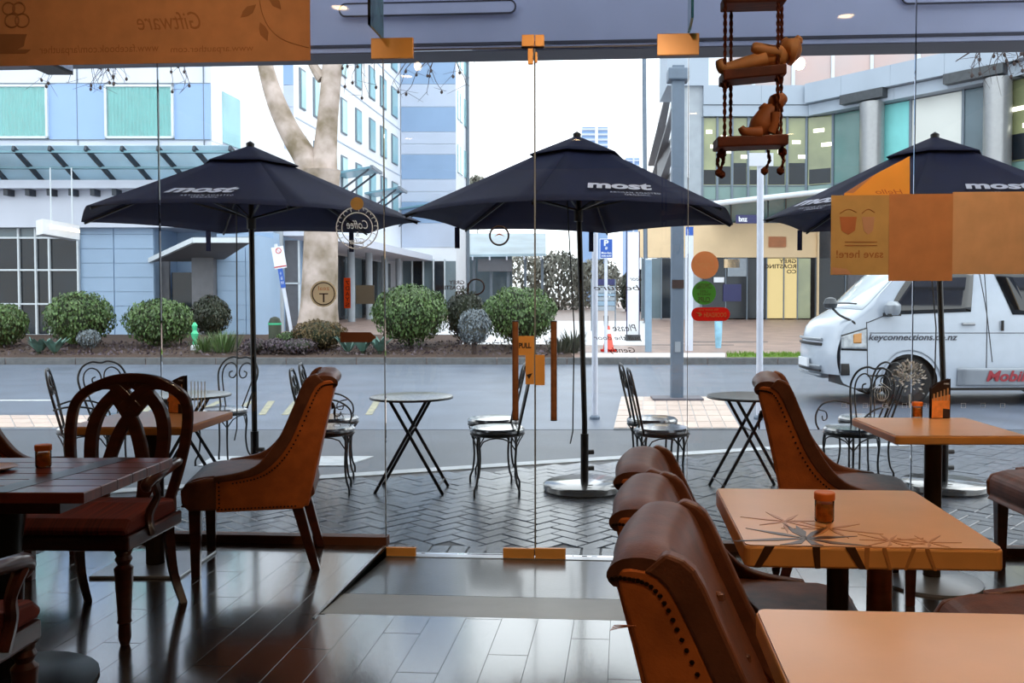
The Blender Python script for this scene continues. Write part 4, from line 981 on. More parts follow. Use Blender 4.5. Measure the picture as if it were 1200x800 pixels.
o, r, d, z = far_thing('blue_figure_bollard', 'pale blue hand shaped bollard below the red sticker', 'bollard', 842, 22.5)
VM(o).lathe([(.07, z - .02), (.09, z + .3), (.1, z + .62), (.05, z + .66)], 12, (r, d, 0), .5).build('palm', M['sculpt_blue'], o, smooth=True)
for k in range(4): VM(o).tube([(r - .075 + k * .05, d, z + .6), (r - .085 + k * .057, d, z + .95 - abs(k - 1.5) * .04)], .024, 8).build('finger', M['sculpt_blue'], o, smooth=True)
o, r, d, z = far_thing('hydrant_figure', 'small green and white garden ornament beside the dark shrub', 'ornament', 228, 21.8)
VM(o).lathe([(.07, z - .02), (.05, z + .25), (.09, z + .42), (.045, z + .5), (.07, z + .62), (.02, z + .7)], 12, (r, d, 0)).build('body', M['hydrant'], o, smooth=True)
VM(o).lathe([(.1, z - .03), (.1, z + .12), (.06, z + .15)], 12, (r, d, 0)).build('foot', M['sign_white'], o, smooth=True)
o, r, d, z = far_thing('green_bin', 'small dark green round bin behind the leaning sign', 'bin', 322, 24.0)
VM(o).lathe([(.16, z), (.17, z + .55), (.12, z + .68), (.03, z + .72)], 14, (r, d, 0)).build('body', M['leaf_dark'], o, smooth=True); VM(o).lathe([(.18, z + .5), (.18, z + .55)], 14, (r, d, 0)).build('rim', M['hydrant'], o)

# ================================================================== VAN
def ip(x, tab):
    if x <= tab[0][0]: return tab[0][1]
    for (a, va_), (b, vb_) in zip(tab, tab[1:]):
        if x <= b: return va_ + (vb_ - va_) * (x - a) / (b - a)
    return tab[-1][1]
rv, dv = gp(1065, 475.5, ROAD)
van = thing('minivan', 'white and silver passenger van parked facing the plaza', 'van', W(rv - 1.14, dv + .86, ROAD), YAW); 
VT = [(0, .92), (.03, 1.04), (.12, 1.14), (.3, 1.24), (.45, 1.32), (.72, 1.55), (.95, 1.74), (1.1, 1.86), (1.3, 1.94), (1.7, 1.98), (4.4, 1.98), (4.65, 1.9), (4.72, 1.2)]
def zt_(x): return ip(x, VT)
WX = (1.14, 3.7); WR = .325
def zb_(x):
    b = ip(x, [(0, .42), (.05, .32), (.25, .24), (4.6, .26), (4.72, .4)])
    for c in WX:
        if abs(x - c) < .405: b = max(b, .325 + math.sqrt(.405 ** 2 - (x - c) ** 2) - .02)
    return b
def hw_(z): return .85 - .13 * max(0, (z - 1.15) / .83) ** 1.4 - .03 * max(0, (.5 - z) / .3)
def nx_(x, y): return x + max(0, 1 - x / 1.0) * .2 * abs(y / .85) ** 2.6
xs = sorted(set([0, .03, .07, .12, .2, .3, .4, .5, .6, .72, .85, .95, 1.1, 1.3, 1.5, 1.7, 2, 2.3, 2.6, 3, 3.3, 4.1, 4.4, 4.55, 4.65, 4.72] + [c + .405 * math.cos(pi * k / 14) for c in WX for k in range(15)]))
def side_pt(x, z, off=0.0, sgn=-1): y = hw_(z) + off; return (nx_(x, y), sgn * y, z)
def top_pt(x, y, off=0.0):
    z = zt_(x); return (nx_(x, y), y, z + .025 * (1 - (y / .85) ** 2) + off)
NR = 16
body = MB()
for sg_ in (-1, 1):
    body.grid(lambda u, v: side_pt(xs[round(u * (len(xs) - 1))], zb_(xs[round(u * (len(xs) - 1))]) + (zt_(xs[round(u * (len(xs) - 1))]) - zb_(xs[round(u * (len(xs) - 1))])) * v, 0, sg_), len(xs) - 1, NR)
body.grid(lambda u, v: top_pt(xs[round(u * (len(xs) - 1))], hw_(zt_(xs[round(u * (len(xs) - 1))])) * (2 * v - 1)), len(xs) - 1, 12)
def frontpt(u, v):
    z = zb_(0) + (zt_(0) - zb_(0)) * u; y = hw_(z) * (2 * v - 1); return (nx_(0, y) - .05 * math.sin(u * pi), y, z + .025 * (1 - (y / .85) ** 2) * u)
body.grid(frontpt, 8, 12)
body.grid(lambda u, v: (4.72 + .03 * math.sin(v * pi), (2 * v - 1) * hw_(.4 + .8 * u), .4 + .8 * u), 6, 8)
bd = body.build('body', M['van_white'], van, smooth=True)
bmm = bmesh.new(); bmm.from_mesh(bd.data); bmesh.ops.remove_doubles(bmm, verts=bmm.verts, dist=.002); bmesh.ops.recalc_face_normals(bmm, faces=bmm.faces); bmm.to_mesh(bd.data); bmm.free()
MB().box(.5, 4.5, -.72, .72, .2, .34).build('underbody', M['black_plastic'], van)
for c in WX: MB().box(c - .42, c + .42, -.7, .7, .3, .78).build('wheel_well', M['black_plastic'], van)
def panel(name, m, pts, off=.006, sgn=-1, n=8, parent=van):      # convex side panel given by lower and upper outlines
    lo, hi = pts
    return MB().grid(lambda u, v: side_pt(*( (lambda a, b: (a[0] + (b[0] - a[0]) * v, a[1] + (b[1] - a[1]) * v))(tuple(Vector(lo[0]).lerp(Vector(lo[1]), u)), tuple(Vector(hi[0]).lerp(Vector(hi[1]), u)))), off, sgn), n, n).build(name, m, parent, smooth=True, solid=.008)
for sgn in (-1, 1):
    panel('door_window', M['van_glass'], (((.78, 1.245), (1.98, 1.29)), ((1.17, 1.80), (2.05, 1.83))), sgn=sgn)
    panel('side_window', M['van_glass'], (((2.55, 1.25), (4.4, 1.25)), ((2.32, 1.83), (4.4, 1.83))), sgn=sgn)
    panel('headlight_bezel', M['black_plastic'], (((.0, .765), (.46, .755)), ((.0, .97), (.45, 1.075))), .006, sgn)
    panel('headlight', M['lamp_clear'], (((.0, .79), (.44, .78)), ((.0, .95), (.43, 1.055))), .012, sgn)
    panel('indicator', M['lamp_amber'], (((.2, .86), (.34, .86)), ((.2, .98), (.34, 1.0))), .02, sgn)
    panel('fog_lamp', M['black_plastic'], (((.0, .42), (.16, .42)), ((.0, .58), (.14, .58))), .01, sgn)
    panel('side_skirt', M['van_silver'], (((1.8, .27), (3.42, .27)), ((1.8, .52), (3.42, .52))), .02, sgn)
    panel('sill_strip', M['black_plastic'], (((.47, .40), (.9, .40)), ((.47, .425), (.9, .425))), .006, sgn)
    for (a, b) in ((((.47, .42), (.44, 1.15))), ((2.2, .3), (2.2, 1.9)), ((2.28, .6), (2.12, 1.9)), ((.45, 1.14), (.76, 1.24))):
        MB().tube([side_pt(a[0] + (b[0] - a[0]) * k / 8, a[1] + (b[1] - a[1]) * k / 8, .002, sgn) for k in range(9)], .006, 4).build('door_seam', M['black_plastic'], van)
    MB().tube([side_pt(.5 + k * .42, 1.0 + (.0 if k < 5 else 0), .003, sgn) for k in range(10)], .005, 4).build('body_crease', M['fixture'], van)
    MB().tube([side_pt(WX[0] + .44 * math.cos(a), .325 + .44 * math.sin(a), .004, sgn) for a in [pi * .06 + pi * .88 * k / 14 for k in range(15)]], .012, 5).build('arch_lip', M['van_silver'], van)
    for (x0, x1, z0, mm) in ((1.85, 2.02, 1.12, 'col_silver'), (2.4, 2.46, 1.03, 'black_plastic')):
        p, q = side_pt(x0, z0, .03, sgn), side_pt(x1, z0, .03, sgn); MB().tube([p, q] if x1 - x0 > .1 else [p, (p[0], p[1], z0 + .14)], .02, 8).build('door_handle', M[mm], van, smooth=True)
    y = sgn * .98
    mr = MB().lathe([(.02, -.09), (.08, -.085), (.1, -.02), (.1, .05), (.06, .1), (.015, .105)], 14, (.86, y, 1.33), 1.5).build('wing_mirror', M['van_silver'], van, smooth=True)
    MB().box(.78, .94, y - .1, y + .1, 1.235, 1.265).build('mirror_base', M['black_plastic'], mr); MB().beam((.8, sgn * .84, 1.25), (.84, y, 1.25), .05).build('mirror_arm', M['black_plastic'], mr)
MB().grid(lambda u, v: top_pt(.42 + .78 * v, hw_(zt_(.42 + .78 * v)) * .93 * (2 * u - 1), .008), 10, 8).build('windscreen', M['van_glass_pale'], van, smooth=True, solid=.008)
MB().tube([top_pt(.5, -.5 + k * .1, .02) for k in range(11)], .012, 5).build('wiper', M['black_plastic'], van)
MB().tube([(.42, -.82, 1.1), (.36, -.84, 1.16), (.22, -.74, 1.24), (.14, -.66, 1.34)], .018, 6, smooth=3).build('mirror_stalk', M['black_plastic'], van, smooth=True)
MB().lathe([(.02, -.08), (.08, -.06), (.1, 0), (.07, .07), (.02, .09)], 14, (.12, -.64, 1.4)).build('nose_mirror', M['fixture'], van, smooth=True)
for k, z in enumerate((.90, .83, .52, .46, .40)):
    MB().tube([(nx_(0, y) - .055 if z < .8 else nx_(0, y) - .04, y, z) for y in [-.55 + k2 * .11 for k2 in range(11)]], .022 if z > .8 else .018, 6).build('grille_bar', M['black_plastic' if k % 2 else 'van_silver'], van, smooth=True)
MB().box(-.09, -.06, -.24, .24, .5, .62).build('number_plate', M['sign_white'], van)
def wheel(x, y):
    s = -1 if y < 0 else 1; mb = MB(); prof = [(.2, -.1), (.29, -.1), (.325, -.07), (.325, .07), (.29, .1), (.2, .1)]
    n = 28; vs = []; fs = []
    for (r_, t_) in prof:
        for k in range(n): a = 2 * pi * k / n; vs.append((x + r_ * math.cos(a), y + t_, WR + r_ * math.sin(a)))
    for i_ in range(len(prof) - 1):
        for k in range(n): a = i_ * n + k; b = i_ * n + (k + 1) % n; fs.append((a, b, b + n, a + n))
    mb.add(vs, fs); wh = mb.build('wheel', M['rubber'], van, smooth=True)
    MB().tube([(x, y - .07 * s, WR), (x, y + .085 * s, WR)], .2, 24).build('rim', M['hub'], wh, smooth=True)
    for k in range(6):
        a = 2 * pi * k / 6; MB().tube([(x + .12 * math.cos(a), y + .08 * s, WR + .12 * math.sin(a)), (x + .12 * math.cos(a), y + .09 * s, WR + .12 * math.sin(a))], .03, 8).build('rim_hole', M['black_plastic'], wh)
for c in WX:
    for y in (-.74, .74): wheel(c, y)
o = text_obj('lettering', text_mesh('keyconnections.co.nz', .13, M['txt_navy'], width=1.22, height=.115, shear=.25, bold=.002), van, frame_mtx((1.19, -hw_(.93) - .01, .93), (1, 0, 0), (0, 0, 1)))
me = text_mesh('Mobile L', .2, M['txt_maroon'], width=.82, height=.15, shear=.25, bold=.006)
text_obj('lettering', me, van, frame_mtx((2.60, -hw_(.4) - .035, .41), (1, 0, 0), (0, 0, 1)))

# ================================================================== UMBRELLAS
def umbrella(lab, px, py, tip_z, apex_z, rot, texts, lean=0.0, Rr=1.27):
    p = gw(px, py, PAVE); o = thing('cafe_umbrella', lab, 'umbrella', p, YAW + rot)
    ze, za = tip_z - PAVE, apex_z - PAVE; zr = za - .125; rin = .24
    V = [Vector((math.cos(pi / 3 * k), math.sin(pi / 3 * k), 0)) for k in range(6)]
    off = Vector((lean, 0, 0))
    def cpt(k, u, v):
        a, b = V[k], V[(k + 1) % 6]; e = a.lerp(b, u); ra = rin + (Rr - rin) * v
        z = zr + (ze - zr) * v - .02 * math.sin(pi * v) * math.sin(pi * u) + .02 * math.sin(pi * u) * v * v
        return e * ra + Vector((0, 0, z)) + off
    for k in range(6):
        MB().grid(lambda u, v: cpt(k, u, v), 6, 8).build('canopy_panel', M['umb_navy'], o, smooth=True, solid=.003)
        a = math.pi / 3 * k
        MB().tube([V[k] * .05 + Vector((0, 0, zr + .03)) + off, V[k] * Rr * .98 + Vector((0, 0, ze - .012)) + off], .009, 5).build('rib', M['black_metal'], o)
        MB().tube([Vector((0, 0, zr - .42)) + off * .8, V[k] * Rr * .52 + Vector((0, 0, zr + (ze - zr) * .5 - .02)) + off], .008, 5).build('strut', M['black_metal'], o)
    def cap(u, v):
        a = u * 6; k = min(int(a), 5); e = V[k].lerp(V[(k + 1) % 6], a - k); return e * (.02 + .34 * v) + Vector((0, 0, za - .01 - .145 * v)) + off
    MB().grid(cap, 36, 4).build('vent_cap', M['umb_navy'], o, smooth=True, solid=.004)
    MB().lathe([(.004, za - .03), (.03, za - .015), (.032, za + .012), (.004, za + .03)], 10, tuple(off)).build('finial', M['black_plastic'], o, smooth=True)
    MB().tube([(0, 0, .05), (0, 0, .5), Vector((0, 0, za - .02)) + off], .021, 10).build('pole', M['black_metal'], o, smooth=True)
    MB().tube([(0, 0, .05), (0, 0, .42)], .03, 12).build('socket', M['black_metal'], o, smooth=True)
    for zq in (.16, .28): MB().tube([(.02, 0, zq), (.07, 0, zq)], .018, 8).build('clamp_knob', M['black_plastic'], o)
    MB().lathe([(.29, .0), (.305, .015), (.305, .05), (.29, .062), (.03, .068)], 36).build('base', M['umb_base'], o, smooth=True)
    MB().tube([Vector((0, 0, zr - .42)) + off * .8, Vector((0, 0, zr - .50)) + off * .8], .035, 10).build('runner', M['black_plastic'], o)
    MB().tube([Vector((-.09, -.05, zr - .35)) + off, Vector((-.1, -.06, 1.2)), Vector((-.11, -.06, .45)), Vector((-.13, -.06, .36))], .005, 5).build('cord', M['black_plastic'], o)
    for kk in (1, 2):
        for u in (.12,):
            e = cpt(kk, u, 1.0); MB().box(e.x - .02, e.x + .02, e.y - .003, e.y + .003, e.z - .17, e.z).build('tie_strap', M['umb_navy'], o)
    for (k, uu, vv) in texts:
        A = cpt(k, .5, .45); B = cpt(k, .5, .95); up = (A - B); ex = (V[(k + 1) % 6] - V[k]); nrm = ex.normalized().cross(up.normalized())
        c = cpt(k, uu, vv) + nrm * .02
        text_obj('lettering', text_mesh('most', .2, M['umb_text'], width=.46, height=.13, shear=.3, bold=.008), o, frame_mtx(c, ex, up))
        c2 = cpt(k, uu + .06, vv + .145) + nrm * .015
        text_obj('lettering', text_mesh('ARTISAN ROASTED\nORGANIC', .05, M['umb_text'], width=.34, height=.07, spacing=1.3), o, frame_mtx(c2, ex, up))
    return o
U0 = gp(685, 574, PAVE)
umbrella('navy umbrella over the empty round table beside the shop door', 685, 574, 1.93, 2.545, .30, ((4, .5, .74),), lean=-.06)
umbrella('navy umbrella with its pole behind the studded leather chair', 299, 570, 1.93, 2.50, .0, ((4, .5, .74),), lean=-.01)
umbrella('navy umbrella partly behind the orange posters before the van', 1106, 573, 1.93, 2.55, .03, ((3, .30, .80), (4, .52, .74)), lean=-.1)

# ================================================================== WROUGHT IRON CHAIRS AND TABLES
def bistro_chair(arms):
    o = thing('bistro_chair', '', 'chair'); H = .90
    MB().lathe([(.03, .44), (.185, .44), (.2, .452), (.2, .468), (.185, .482), (.03, .488)], 24).build('seat_cushion', M['cushion'], o, smooth=True)
    MB().tube([(.192 * math.cos(a), .192 * math.sin(a), .436) for a in [2 * pi * k / 24 for k in range(24)]], .009, 6, closed=True).build('seat_ring', M['iron'], o, smooth=True)
    for a in (pi / 4, 3 * pi / 4, 5 * pi / 4, 7 * pi / 4):
        c, s = math.cos(a), math.sin(a)
        MB().tube([(c * .185, s * .185, .435), (c * .195, s * .195, .36), (c * .185, s * .185, .22), (c * .20, s * .20, .10), (c * .225, s * .225, .05), (c * .225, s * .225, 0)], [.009, .009, .008, .008, .008, .009], 7, smooth=3).build('leg', M['iron'], o, smooth=True)
    for k in range(4):
        a0, a1 = pi / 4 + pi / 2 * k, pi / 4 + pi / 2 * (k + 1); P = []
        for q in range(7):
            t = q / 6; a = a0 + (a1 - a0) * t; P.append((.188 * math.cos(a), .188 * math.sin(a), .33 + .095 * math.sin(pi * t) ** .5))
        MB().tube(P, .005, 5).build('apron_arch', M['iron'], o)
    def bp(y, z): return (-.15 - .22 * (z - .45), y, z)
    hoop = [(-.125, .44), (-.155, .56), (-.19, .70), (-.195, .79), (-.15, .87), (-.07, .905), (0, .895), (.07, .905), (.15, .87), (.195, .79), (.19, .70), (.155, .56), (.125, .44)]
    MB().tube([bp(y, z) for y, z in hoop], .0085, 7, smooth=4).build('back_hoop', M['iron'], o, smooth=True)
    for s in (-1, 1):
        sc = [(.07, .44), (.12, .60), (.155, .74), (.14, .82), (.085, .855), (.03, .83), (.012, .77), (.04, .725), (.08, .735), (.085, .77), (.058, .782)]
        MB().tube([bp(s * y, z) for y, z in sc], .006, 6, smooth=4).build('back_scroll', M['iron'], o, smooth=True)
        if arms:
            MB().tube([(-.2, s * .17, .62), (-.1, s * .23, .645), (.04, s * .235, .63), (.13, s * .215, .57), (.15, s * .2, .5), (.13, s * .19, .45)], .007, 6, smooth=4).build('arm', M['iron'], o, smooth=True)
            MB().tube([(.1, s * .215, .59), (.03, s * .215, .57), (.02, s * .215, .52), (.06, s * .215, .51), (.07, s * .215, .545)], .005, 5, smooth=3).build('arm_scroll', M['iron'], o)
    return o
proto = {False: bistro_chair(False), True: bistro_chair(True)}; used_ = {False: False, True: False}
def put_chair(px, py, face, arms, lab):
    p = gw(px, py, PAVE); o = proto[arms] if not used_[arms] else copy_tree(proto[arms]); used_[arms] = True
    o.location = p; o.rotation_euler = (0, 0, YAW + face); o['label'] = lab; o['category'] = 'chair'; o['group'] = 'wrought iron cafe chairs on the footpath'
    return o
put_chair(583, 577, pi + .05, False, 'wrought iron chair turned its back to the umbrella pole, nearer the door glass')
put_chair(578, 560.5, pi - .03, False, 'wrought iron chair turned its back to the umbrella pole, nearer the road')
put_chair(776, 577, .02, False, 'wrought iron chair facing the dark folding table, nearer the door glass')
put_chair(764, 560.5, .05, False, 'wrought iron chair facing the dark folding table, nearer the road')
put_chair(384, 576, .2, False, 'wrought iron chair behind the studded leather chair, without arms')
put_chair(391, 558, .2, True, 'wrought iron armchair with looped arms behind the studded leather chair')
put_chair(262, 543, -pi / 2 - .25, False, 'wrought iron chair showing its heart scroll back by the left umbrella pole')
put_chair(103, 574, .45, True, 'wrought iron armchair seen edge-on behind the carved wooden chair')
put_chair(139, 556, -.6, False, 'wrought iron chair turned away behind the loops of the carved wooden chair')
put_chair(997, 577, pi + .55, True, 'wrought iron armchair with looped arms behind the right window table')
put_chair(1012, 558, pi + .3, False, 'wrought iron chair before the front wheel of the van')
def bistro_table(lab, px, py, top, rad=.3, rot=0.0):
    o = thing('folding_table', lab, 'table', gw(px, py, PAVE), YAW + rot, 'round folding cafe tables'); H = .70
    MB().lathe([(.03, H - .018), (rad - .01, H - .018), (rad, H - .01), (rad, H - .002), (rad - .012, H), (.03, H)], 32).build('table_top', top, o, smooth=True)
    MB().tube([(rad * math.cos(a), rad * math.sin(a), H - .012) for a in [2 * pi * k / 32 for k in range(32)]], .008, 5, closed=True).build('rim', M['iron'], o, smooth=True)
    for s in (-1, 1):
        for y in ((-.16, .13) if s > 0 else (-.13, .16)):
            MB().beam((s * -.13, y, H - .02), (s * .25, y, 0), .012, .022).build('leg', M['iron'], o)
        MB().tube([(s * .22, -.16, .06), (s * .22, .16, .06)], .006, 6).build('cross_bar', M['iron'], o)
    MB().tube([(0, -.17, .45), (0, .17, .45)], .007, 6).build('pivot_bar', M['iron'], o)
    return o
bistro_table('round pale mosaic topped folding table standing alone beside the door', 483, 574, M['bistro_top'])
bistro_table('round folding table beside the heart backed chair', 222, 570, M['bistro_top'], rot=.2)
bistro_table('round dark folding table facing the pair of chairs by the white post', 876, 573, M['iron'], rot=.1)

# ================================================================== INTERIOR FURNITURE
def rc_poly(x0, x1, y0, y1, r, n=5):
    out = []
    for (cx, cy, a0) in ((x1 - r, y1 - r, 0), (x0 + r, y1 - r, pi / 2), (x0 + r, y0 + r, pi), (x1 - r, y0 + r, 1.5 * pi)):
        out += [(cx + r * math.cos(a0 + pi / 2 * k / n), cy + r * math.sin(a0 + pi / 2 * k / n)) for k in range(n + 1)]
    return out
def studded_chair():
    """faces +X, origin on the floor below the seat centre"""
    o = thing('studded_chair', '', 'chair'); hwid = .26
    out = [(.15, .32), (.15, .475), (.05, .485), (-.05, .51), (-.13, .57), (-.20, .67), (-.265, .82), (-.315, .93), (-.365, .955), (-.405, .938), (-.37, .80), (-.33, .62), (-.30, .45), (-.275, .345), (-.25, .32)]
    sm = [tuple(p)[:2] for p in crom([(x, z, 0) for x, z in out[1:-1]], 3)]
    poly = [out[0]] + sm + [out[-1]]
    for s in (-1, 1):
        MB().prism(poly, s * hwid, s * (hwid - .03), 'y').build('side_panel', M['leather_orange'], o, bevel=.006)
        edge = [(p[0] * 1.0, p[1]) for p in sm[2:24]]; st = MB()
        for q in range(46):
            t = q / 45 * (len(edge) - 1); a = min(int(t), len(edge) - 2); u = t - a
            x = edge[a][0] * (1 - u) + edge[a + 1][0] * u; z = edge[a][1] * (1 - u) + edge[a + 1][1] * u
            st.lathe([(.0055, -.001), (.004, .003)], 6, (0, 0, 0)); n_ = 12
            for v in st.v[-n_:]: v.xyz = (x - .016 + v.x, s * (hwid + v.z), z - .02 + v.y)
        for q in range(22):
            x = .14 - q * .017; st.lathe([(.0055, -.001), (.004, .003)], 6, (0, 0, 0))
            for v in st.v[-12:]: v.xyz = (x + v.x, s * (hwid + v.z), .335 + v.y)
        for q in range(7):
            z = .345 + q * .02; st.lathe([(.0055, -.001), (.004, .003)], 6, (0, 0, 0))
            for v in st.v[-12:]: v.xyz = (.135 + v.x, s * (hwid + v.z), z + v.y)
        tag(st.build('stud_row', M['stud'], o), kind='stuff')
    wo = [tuple(p)[:2] for p in crom([(x, z, 0) for x, z in ((.16, .497), (.05, .512), (-.03, .54), (-.095, .605), (-.155, .70), (-.215, .84), (-.268, .96), (-.32, .99))], 3)]
    wi = [tuple(p)[:2] for p in crom([(x, z, 0) for x, z in ((.16, .465), (.05, .475), (-.05, .50), (-.13, .56), (-.20, .66), (-.265, .81), (-.318, .92), (-.36, .95))], 3)]
    for s in (-1, 1):
        we = MB(); n = len(wo); vs = []
        for y in (s * (hwid + .004), s * (hwid - .04)): vs += [(x, y, z) for x, z in wo] + [(x, y, z) for x, z in wi]
        fs = []
        for k in range(n - 1):
            fs += [(k, k + 1, n + k + 1, n + k), (2 * n + k, 3 * n + k, 3 * n + k + 1, 2 * n + k + 1), (k, 2 * n + k, 2 * n + k + 1, k + 1), (n + k, n + k + 1, 3 * n + k + 1, 3 * n + k)]
        fs += [(0, n, 3 * n, 2 * n), (n - 1, 3 * n - 1, 4 * n - 1, 2 * n - 1)]
        we.add(vs, fs).build('wing_edge', M['leather_brown'], o, bevel=.008)
    # outer back
    back = [(-.275, .33), (-.30, .45), (-.335, .62), (-.375, .80), (-.408, .935)]
    MB().prism([(x - .004, z) for x, z in back] + [(x + .03, z) for x, z in reversed(back)], -hwid + .005, hwid - .005, 'y').build('back_panel', M['leather_orange'], o, bevel=.008)
    # inner back cushion with rolled top
    inner = [(-.10, .46), (-.13, .56), (-.185, .70), (-.24, .84), (-.285, .955), (-.33, .988), (-.385, .985), (-.412, .958), (-.40, .93), (-.345, .905), (-.29, .70), (-.25, .46)]
    ic = [tuple(p)[:2] for p in crom([(x, z, 0) for x, z in inner], 3, True)]
    bk = MB(); n = len(ic); ny = 10; vs = []; fs = []
    for j in range(ny + 1):
        t = j / ny * 2 - 1; y = t * (hwid - .003); dip = .02 * (1 - t * t); rnd = max(0, abs(t) - .85) / .15
        for (x, z) in ic: vs.append((x - dip * max(0, min(1, (z - .5) * 3)) - rnd * .012, y, z - rnd * .012 * (1 if z > .8 else 0)))
    for j in range(ny):
        for k in range(n): fs.append((j * n + k, j * n + (k + 1) % n, (j + 1) * n + (k + 1) % n, (j + 1) * n + k))
    fs.append(tuple(range(n))); fs.append(tuple(reversed(range(ny * n, (ny + 1) * n))))
    bc = bk.add(vs, fs).build('back_cushion', M['leather_brown'], o, smooth=True)
    for y in (-.1, .1):
        for z in (.66, .80): MB().lathe([(.016, -.01), (.014, .004), (.004, .008)], 8, (-.185 - (z - .66) * .38, y, z)).build('button', M['leather_brown'], bc)
    # seat
    sp = [(-.26, .34), (.27, .34), (.30, .37), (.305, .43), (.28, .47), (.2, .492), (.0, .50), (-.26, .49)]
    MB().prism([tuple(p)[:2] for p in crom([(x, z, 0) for x, z in sp], 3, True)], -hwid + .031, hwid - .031, 'y').build('seat', M['leather_brown'], o, bevel=.014)
    fr = [(.14, .33), (.275, .33), (.306, .37), (.31, .43), (.285, .468), (.2, .488), (.14, .487)]
    for s in (-1, 1): MB().prism(fr, s * hwid, s * (hwid - .035), 'y').build('seat_side', M['leather_brown'], o, bevel=.012)
    for (x, y, sl) in ((.25, .215, .0), (.25, -.215, .0), (-.22, .215, -.09), (-.22, -.215, -.09)):
        a = Vector((x, y, .345)); b = Vector((x + sl, y, 0)); lg = MB(); w1, w2 = .028, .02
        lg.add([a + Vector((i * w1, j * w1, 0)) for i, j in ((-1, -1), (1, -1), (1, 1), (-1, 1))] + [b + Vector((i * w2, j * w2, 0)) for i, j in ((-1, -1), (1, -1), (1, 1), (-1, 1))], [(0, 1, 2, 3), (7, 6, 5, 4), (0, 4, 5, 1), (1, 5, 6, 2), (2, 6, 7, 3), (3, 7, 4, 0)]).build('leg', M['dark_wood'], o, bevel=.004)
    rg = MB().lathe([(.022, -.004), (.016, .008), (.004, .012)], 10); 
    for v in rg.v: v.xyz = (-.408 - v.z + .022, v.x, .80 + v.y)
    rr = rg.build('ring_boss', M['stud'], o)
    MB().tube([(-.402 + .004, .035 * math.sin(a), .765 + .035 * math.cos(a)) for a in [2 * pi * k / 16 for k in range(16)]], .004, 5, closed=True).build('ring', M['stud'], rr)
    return o
sc0 = studded_chair(); first = [True]
def put_studded(r, d, face, lab, scale=(1, 1, 1)):
    o = sc0 if first[0] else copy_tree(sc0); first[0] = False
    p = W(r, d, 0); o.location = p; o.rotation_euler = (0, 0, YAW + face); o.scale = scale; o['label'] = lab; o['category'] = 'chair'; o['group'] = 'studded leather dining chairs'
    return o
def rd(px, py, z): return gp(px, py, z)
r, d = gp(300, 657, 0); put_studded(r, d, pi + .22, 'studded orange and brown leather chair standing alone beside the ramp', (1, 1, .99))
put_studded(1.30, 4.12, -.2, 'studded leather chair tucked towards the right window table, its back to the door', (1, 1, 1.0))
put_studded(-2.84, 4.42, 0.05, 'studded leather chair behind the dark wooden table at the window', (1, 1, .98))
put_studded(.58, 2.66, -.14, 'brown leather chair pushed under the flower patterned table, farthest from the plain table', (1, .85, .87))
put_studded(.55, 2.20, -.16, 'brown leather chair squeezed between two matching chairs in the row', (1, .85, .87))
fc = put_studded(.53, 1.70, -.2, 'brown leather chair with a loose thread at the plain front table', (1, .88, .90))
put_studded(1.40, 2.38, pi, 'dark brown leather chair facing the flower patterned table across the column', (1, .95, .95))
put_studded(2.42, 4.2, pi, 'dark leather chair on the far side of the right window table', (1, 1, 1))

for k in range(4): MB().tube([(-.37, -.262, .845), (-.40, -.268, .846 - .002 * k), (-.41 - .002 * k, -.27 - .001 * k, .845 - .003 * k)], .0008, 4, smooth=3).build('loose_thread', M['leather_orange'], fc)
def wood_top(o, x0, x1, y0, y1, H, th=.035, n=6):
    for k in range(n):
        a = y0 + (y1 - y0) * k / n; b = y0 + (y1 - y0) * (k + 1) / n - .0025
        MB().box(x0, x1, a, b, H - th, H, .003).build('board', M['table_wood'], o)
# dark wooden table at left
A = rd(197, 536, .745); B = rd(105, 577, .745)
tw0, tw1 = -2.75, (A[0] + B[0]) / 2
o = thing('wooden_table', 'dark red wooden table with a round pedestal base at the carved chair', 'table', W(-2.05, (A[1] + B[1]) / 2, 0), YAW)
lx1 = tw1 + 2.05; ly = (A[1] - B[1]) / 2
wood_top(o, -.75, lx1, -ly, ly, .745)
MB().slab([(lx1 - .32, -ly, .7455), (lx1 - .24, -ly, .7455), (lx1 - .14, ly, .7455), (lx1 - .22, ly, .7455)], .0008).build('inlay_strip', M['inlay'], o)
MB().box(-.6, lx1 - .12, -ly + .08, ly - .08, .66, .709).build('apron', M['dark_wood'], o)
MB().lathe([(.06, .02), (.055, .1), (.05, .3), (.07, .5), (.09, .66)], 16, (.1, .0, 0)).build('column', M['black_metal'], o, smooth=True)
MB().lathe([(.30, 0), (.30, .012), (.2, .03), (.07, .05)], 28, (.1, .0, 0)).build('pedestal_base', M['black_metal'], o, smooth=True)
tabL = o
# carved wooden armchair
def sweep_flat(pts, w_, t_, n=5, closed=False):       # flat strip sweep in the back plane: points (y,z), width in plane, thickness along x
    P = crom([(p[0], p[1], 0) for p in pts], n, closed); m = len(P); mb = MB(); vs = []; fs = []
    for i_ in range(m):
        tg = (P[(i_ + 1) % m] - P[i_ - 1]) if closed else (P[min(i_ + 1, m - 1)] - P[max(i_ - 1, 0)]); tg.normalize(); nr = Vector((-tg.y, tg.x, 0))
        for (a, b) in ((-1, -1), (1, -1), (1, 1), (-1, 1)):
            q = P[i_] + nr * a * w_ / 2; x = .19 + .20 * max(0, q.y - .45) + b * t_ / 2; vs.append((x, q.x, q.y))
    for i_ in range(m if closed else m - 1):
        for k in range(4): a = i_ * 4 + k; b = i_ * 4 + (k + 1) % 4; c = ((i_ + 1) % m) * 4; fs.append((a, b, c + (k + 1) % 4, c + k))
    if not closed: fs += [(3, 2, 1, 0), tuple(range((m - 1) * 4, m * 4))]
    return mb.add(vs, fs)
